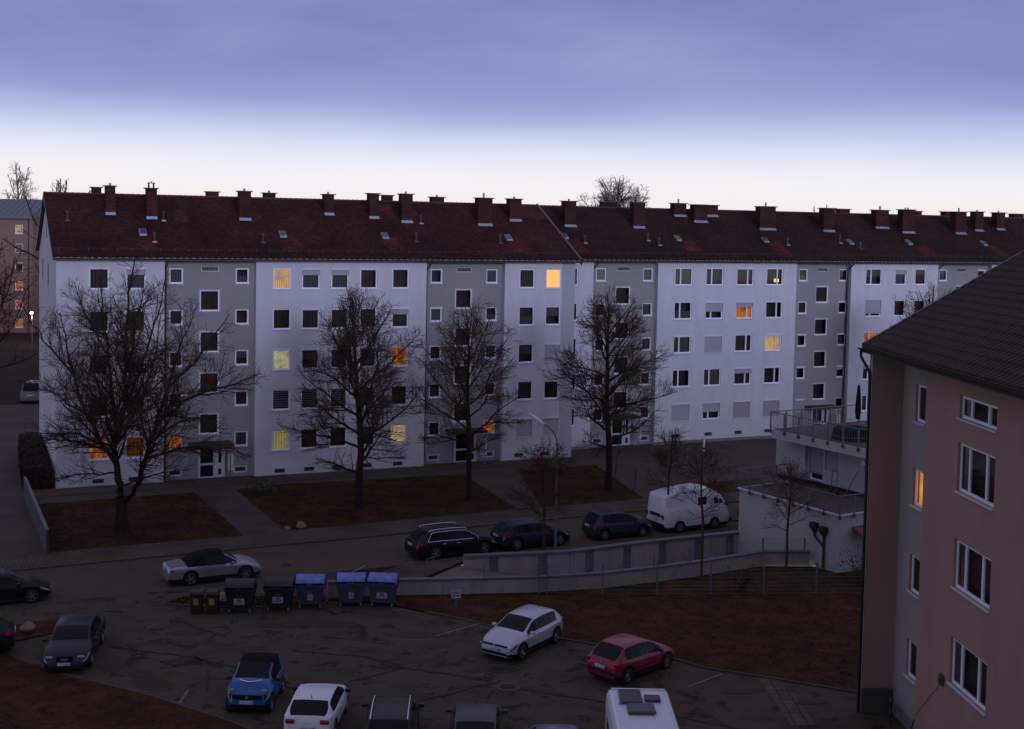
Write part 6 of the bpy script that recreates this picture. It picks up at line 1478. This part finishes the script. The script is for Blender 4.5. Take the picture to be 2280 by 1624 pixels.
# blue microcar with black roof panel and white smile
a = math.atan2(45.04 - 46.76, -8.2 + 8.28) ; a = R(-92); c = hatch(2.70, 1.66, 1.55, 1.87, .40, blue, wr=.30, belt=.98, hood=1.02, cowl=1.12, xr=(.10, .35), xw=(1.35, 2.02), bp=.95, cp=.40, spokes=8, plate='IN KU 303', lamps=[(2.53, .56, .82, .06, .10, .08, 'headlight'), (2.53, -.56, .82, .06, .10, .08, 'headlight')], tl=.16, hl=.42, roofm=M_softtop, mirm=M_black, emb='ring_small', ez=.66,
    grille=[(.58, .74, .52, .015, M_pblack), (.30, .40, .62, .015, M_pblack)], plate_z=(.7, .48), plate_out=(.02, .03), seams=[1.85, .95], handles=[1.05])
c['side'] = [(.55, .93), (1.0, 1.85)]; c['pillars'] = [(.93, 1.0)]; c['pill'] = [.55, .93, 1.0, 1.85]
fr = (-8.2, 45.04); rr0 = (fr[0] - math.cos(a) * 1.87, fr[1] - math.sin(a) * 1.87)
sm_car, inf = car('microcar', 'tiny blue two seater with a black roof and a white smile on its bonnet', 'car', side_off(rr0, a, -1, .86), a, c)
pts = []
for t in np.linspace(-1, 1, 15):
    y = t * .36; x = 2.16 + .14 * (1 - t * t)
    pts.append((x, y, interp([(p[0], p[1]) for p in c['top']], x) - .05 * (abs(y) / .7) ** 2 + .006))
b = MB()
for p, q in zip(pts[:-1], pts[1:]):
    p = Vector(p); q = Vector(q); d = Vector((.028, 0, -.004)); b.poly([p - d, q - d, q + d, p + d])
for s_ in (1, -1): p = Vector(pts[0 if s_ < 0 else -1]); b.poly([p + Vector((-.05, s_ * -.03, .006)), p + Vector((-.03, s_ * -.06, .006)), p + Vector((.04, s_ * .06, 0)), p + Vector((.02, s_ * .08, 0))])
b.build('smile_print', mat('print_white', (.8, .8, .85), .5), sm_car, (-.40, 0, .012))
# white three door seen from behind
a = R(88); c = hatch(3.95, 1.74, 1.42, 2.47, .70, white, wr=.31, belt=.97, hood=.95, cowl=1.03, xr=(.12, .66), bp=1.75, cp=.85, spokes=5, plate='IN AD 1009', lamps=[(.03, .58, .84, .05, .16, .075, 'tail_light'), (.03, -.58, .84, .05, .16, .075, 'tail_light')], tl=.30, emb='rings_rear', ez=.82, ex=.0, plate_z=(.62, .42), antenna=.80, mirm=M_pblack); c['tl'] = 0
c['side'] = [(.55, 1.70), (1.8, 2.75)]; c['pillars'] = [(1.70, 1.8)]; c['pill'] = [.55, 1.70, 1.8, 2.75]
car('hatchback_car', 'white three door hatchback seen from behind, next to the tiny blue car', 'car', (-6.52, 42.75), a, c)
# black estate with rails, grey saloon, steel blue car and motorhome at the bottom edge
a = R(92); c = hatch(4.50, 1.80, 1.52, 2.65, .95, paint('paint_graphite', (.022, .020, .020), .4, .2), belt=.98, xr=(.14, .62), rails=M_chrome, plate='IN F 52', bp=2.3, cp=1.2, mirm=M_black)
car('estate_car', 'black estate with two bright roof rails at the bottom edge beside the white hatchback', 'car', (-3.72, 41.2), a, c)
a = R(90); c = hatch(4.40, 1.78, 1.44, 2.62, .90, paint('paint_steel_grey', (.055, .058, .063), .4, .3), belt=.94, xr=(.3, 1.0), plate='IN G 871', bp=2.3, cp=1.3, antenna=2.7)
car('saloon_car', 'dark grey car half cut by the bottom edge, left of the small steel blue roof', 'car', (-.92, 40.95), a, c)
a = R(90); c = hatch(4.20, 1.74, 1.50, 2.55, .80, dblue, belt=.96, xr=(.2, .8), plate='IN H 19')
car('hatchback_car', 'steel blue car of which only the roof shows at the bottom edge', 'car', (1.70, 39.3), a, c)
# dark grey saloon on the left, dark car at far left edge, black car on the street
a = math.atan2(-(51.5 - 48.1), -.35); a = R(-81)
c = hatch(4.60, 1.80, 1.43, 2.65, 1.0, dgreen, belt=.92, hood=.94, cowl=1.0, xr=(.75, 1.35), wr=.32, bp=2.6, cp=1.55, plate='IN Q 624', lamps=[(4.47, .58, .64, .06, .15, .055, 'headlight'), (4.47, -.58, .64, .06, .15, .055, 'headlight')], hl=.55, tl=.28, emb='rings_front', ez=.60, grille=[(.50, .72, .30, .02, M_pblack)])
c['top'] = [(0, .66), (.03, .88), (.15, .98), (.75, 1.02), (1.35, 1.36), (1.9, 1.43), (2.6, 1.41), (2.85, 1.35), (3.55, 1.0), (4.0, .93), (4.35, .82), (4.5, .70), (4.6, .5)]; c['gh'] = (.78, 1.33, 2.80, 3.52); c['side'] = [(1.05, 1.55), (1.62, 2.5), (2.6, 3.4)]; c['pillars'] = [(1.55, 1.62), (2.5, 2.6)]; c['pill'] = [1.05, 1.55, 1.62, 2.5, 2.6, 3.4]
car('saloon_car', 'dark grey saloon facing the viewer at the left of the car park', 'car', (-17.36, 51.86), a, c)
a = R(26.7); c = hatch(4.35, 1.78, 1.42, 2.62, .85, black, wr=.32, belt=.92, hood=.93, cowl=1.0, plate='IN E 40', hl=.5)
q = (-21.41 - math.cos(a) * 2.62, 57.3 - math.sin(a) * 2.62)
car('hatchback_car', 'black car on the street cut by the left edge', 'car', side_off(q, a, 1, .78), a, c)
a = R(20); c = hatch(4.2, 1.75, 1.45, 2.55, .8, paint('paint_midnight', (.012, .016, .03), .35), plate='IN W 6', tl=.3)
car('hatchback_car', 'dark car at the left edge beside the brown boulder', 'car', (-20.6, 51.0), a + PI, c)
a = R(100); c = hatch(4.7, 1.95, 1.9, 2.9, .9, paint('paint_dim_grey', (.16, .17, .18), .4), belt=1.1, hood=1.15, cowl=1.25, wr=.33)
car('van', 'dim grey van parked far down the side street at the left edge', 'van', (-44.4, 119), a, c)
# motorhome roof
mh = thing('motorhome', (4.28, 37.3, .01), R(90), 'white motorhome with solar panel and roof hatches at the bottom edge', 'motorhome', 'parked cars')
b = MB(); pr2 = [(-1.0, .45), (-1.02, 2.3), (-.99, 2.55), (-.92, 2.68), (-.8, 2.72), (.8, 2.72), (.92, 2.68), (.99, 2.55), (1.02, 2.3), (1.0, .45)]
for (y0, z0), (y1, z1) in zip(pr2[:-1], pr2[1:]): b.poly([(-2.9, y0, z0), (3.25, y0, z0), (3.25, y1, z1), (-2.9, y1, z1)])
b.poly([(3.25, y, z) for y, z in pr2]); b.poly([(-2.9, y, z) for y, z in pr2][::-1]); b.build('body', white, mh)
b = MB().box((3.17, -.86, 2.721), (3.24, .86, 2.76)); 
for i in range(17): b.box((-2.8, -.8 + i * .1, 2.721), (3.10, -.785 + i * .1, 2.733))
b.build('roof_ribs', M_box, mh)
so = MB().box((1.95, -.02, 2.79), (2.95, .66, 2.82)).build('solar_panel', mat('solar_cell', (.014, .012, .014), .4), mh)
b = MB()
for yy in (-.03, .655): b.box((1.94, yy, 2.785), (2.96, yy + .015, 2.83))
for xx in (1.93, 2.955): b.box((xx, -.03, 2.785), (xx + .015, .67, 2.83))
for yy in (.15, .32, .49): b.box((1.95, yy, 2.821), (2.95, yy + .005, 2.824))
b.build('frame', M_metal, so)
MB().box((2.10, -.62, 2.735), (2.58, -.12, 2.83)).build('roof_hatch', mat('hatch_grey', (.05, .053, .057), .5), mh, bevel=.05); MB().box((1.05, -.35, 2.735), (1.8, .5, 2.84)).build('roof_hatch', mat('hatch_clear', (.06, .063, .068), .45), mh, bevel=.04)
for xx in (-1.8, .2, 1.7): MB().box((xx, 1.006, 1.5), (xx + .9, 1.028, 2.05)).build('side_window', M_carglass, mh, bevel=.01)
MB().path([(1.95, .3, 2.80), (1.85, .75, 2.76)], .012).build('cable', M_black, mh)
for xx in (-1.9, 2.2):
    for yy in (-.9, .9): MB().lathe([(.2, -.1), (.32, -.1), (.34, 0), (.32, .1), (.2, .1)], 20, 'y', (xx, yy, .34)).lathe([(0, .02), (.2, .02)], 16, 'y', (xx, yy, .34)).build('wheel', M_rubber, mh)
MB().box((-2.7, -.9, .3), (3.1, .9, .45)).build('underbody', M_black, mh)
# trailer at the end of the row, half hidden by the terrace house
tr = thing('trailer', (14.1, 75.0, .01), R(28), 'small dark trailer with its drawbar, half hidden by the white house', 'trailer')
MB().box((-.2, -.75, .45), (2.0, .75, .95)).build('box', M_dgrey, tr, bevel=.03); MB().tube((-.2, 0, .42), (-1.5, 0, .40), .05, n=6).build('drawbar', M_black, tr)
for s_ in (1, -1): MB().lathe([(.15, -.08), (.30, -.09), (.30, .09), (.15, .08)], 20, 'y', (.6, s_ * .88, .30)).lathe([(0, 0), (.15, 0)], 14, 'y', (.6, s_ * .88, .30)).build('wheel', M_rubber, tr)
# bicycle stands by the near kerb
for x, y in ((-4.9, 63.6), (-3.9, 64.6)):
    t = thing('bike_stand', (x, y, .07), R(60), 'low steel stand in the paving, %s of the two by the black estate' % ('left one' if x < -4.5 else 'right one'), 'bike stand', 'bike stands')
    MB().path([(-.3, 0, 0), (-.3, 0, .42), (.3, 0, .42), (.3, 0, 0)], .02, 6).build('hoop', M_metal, t)
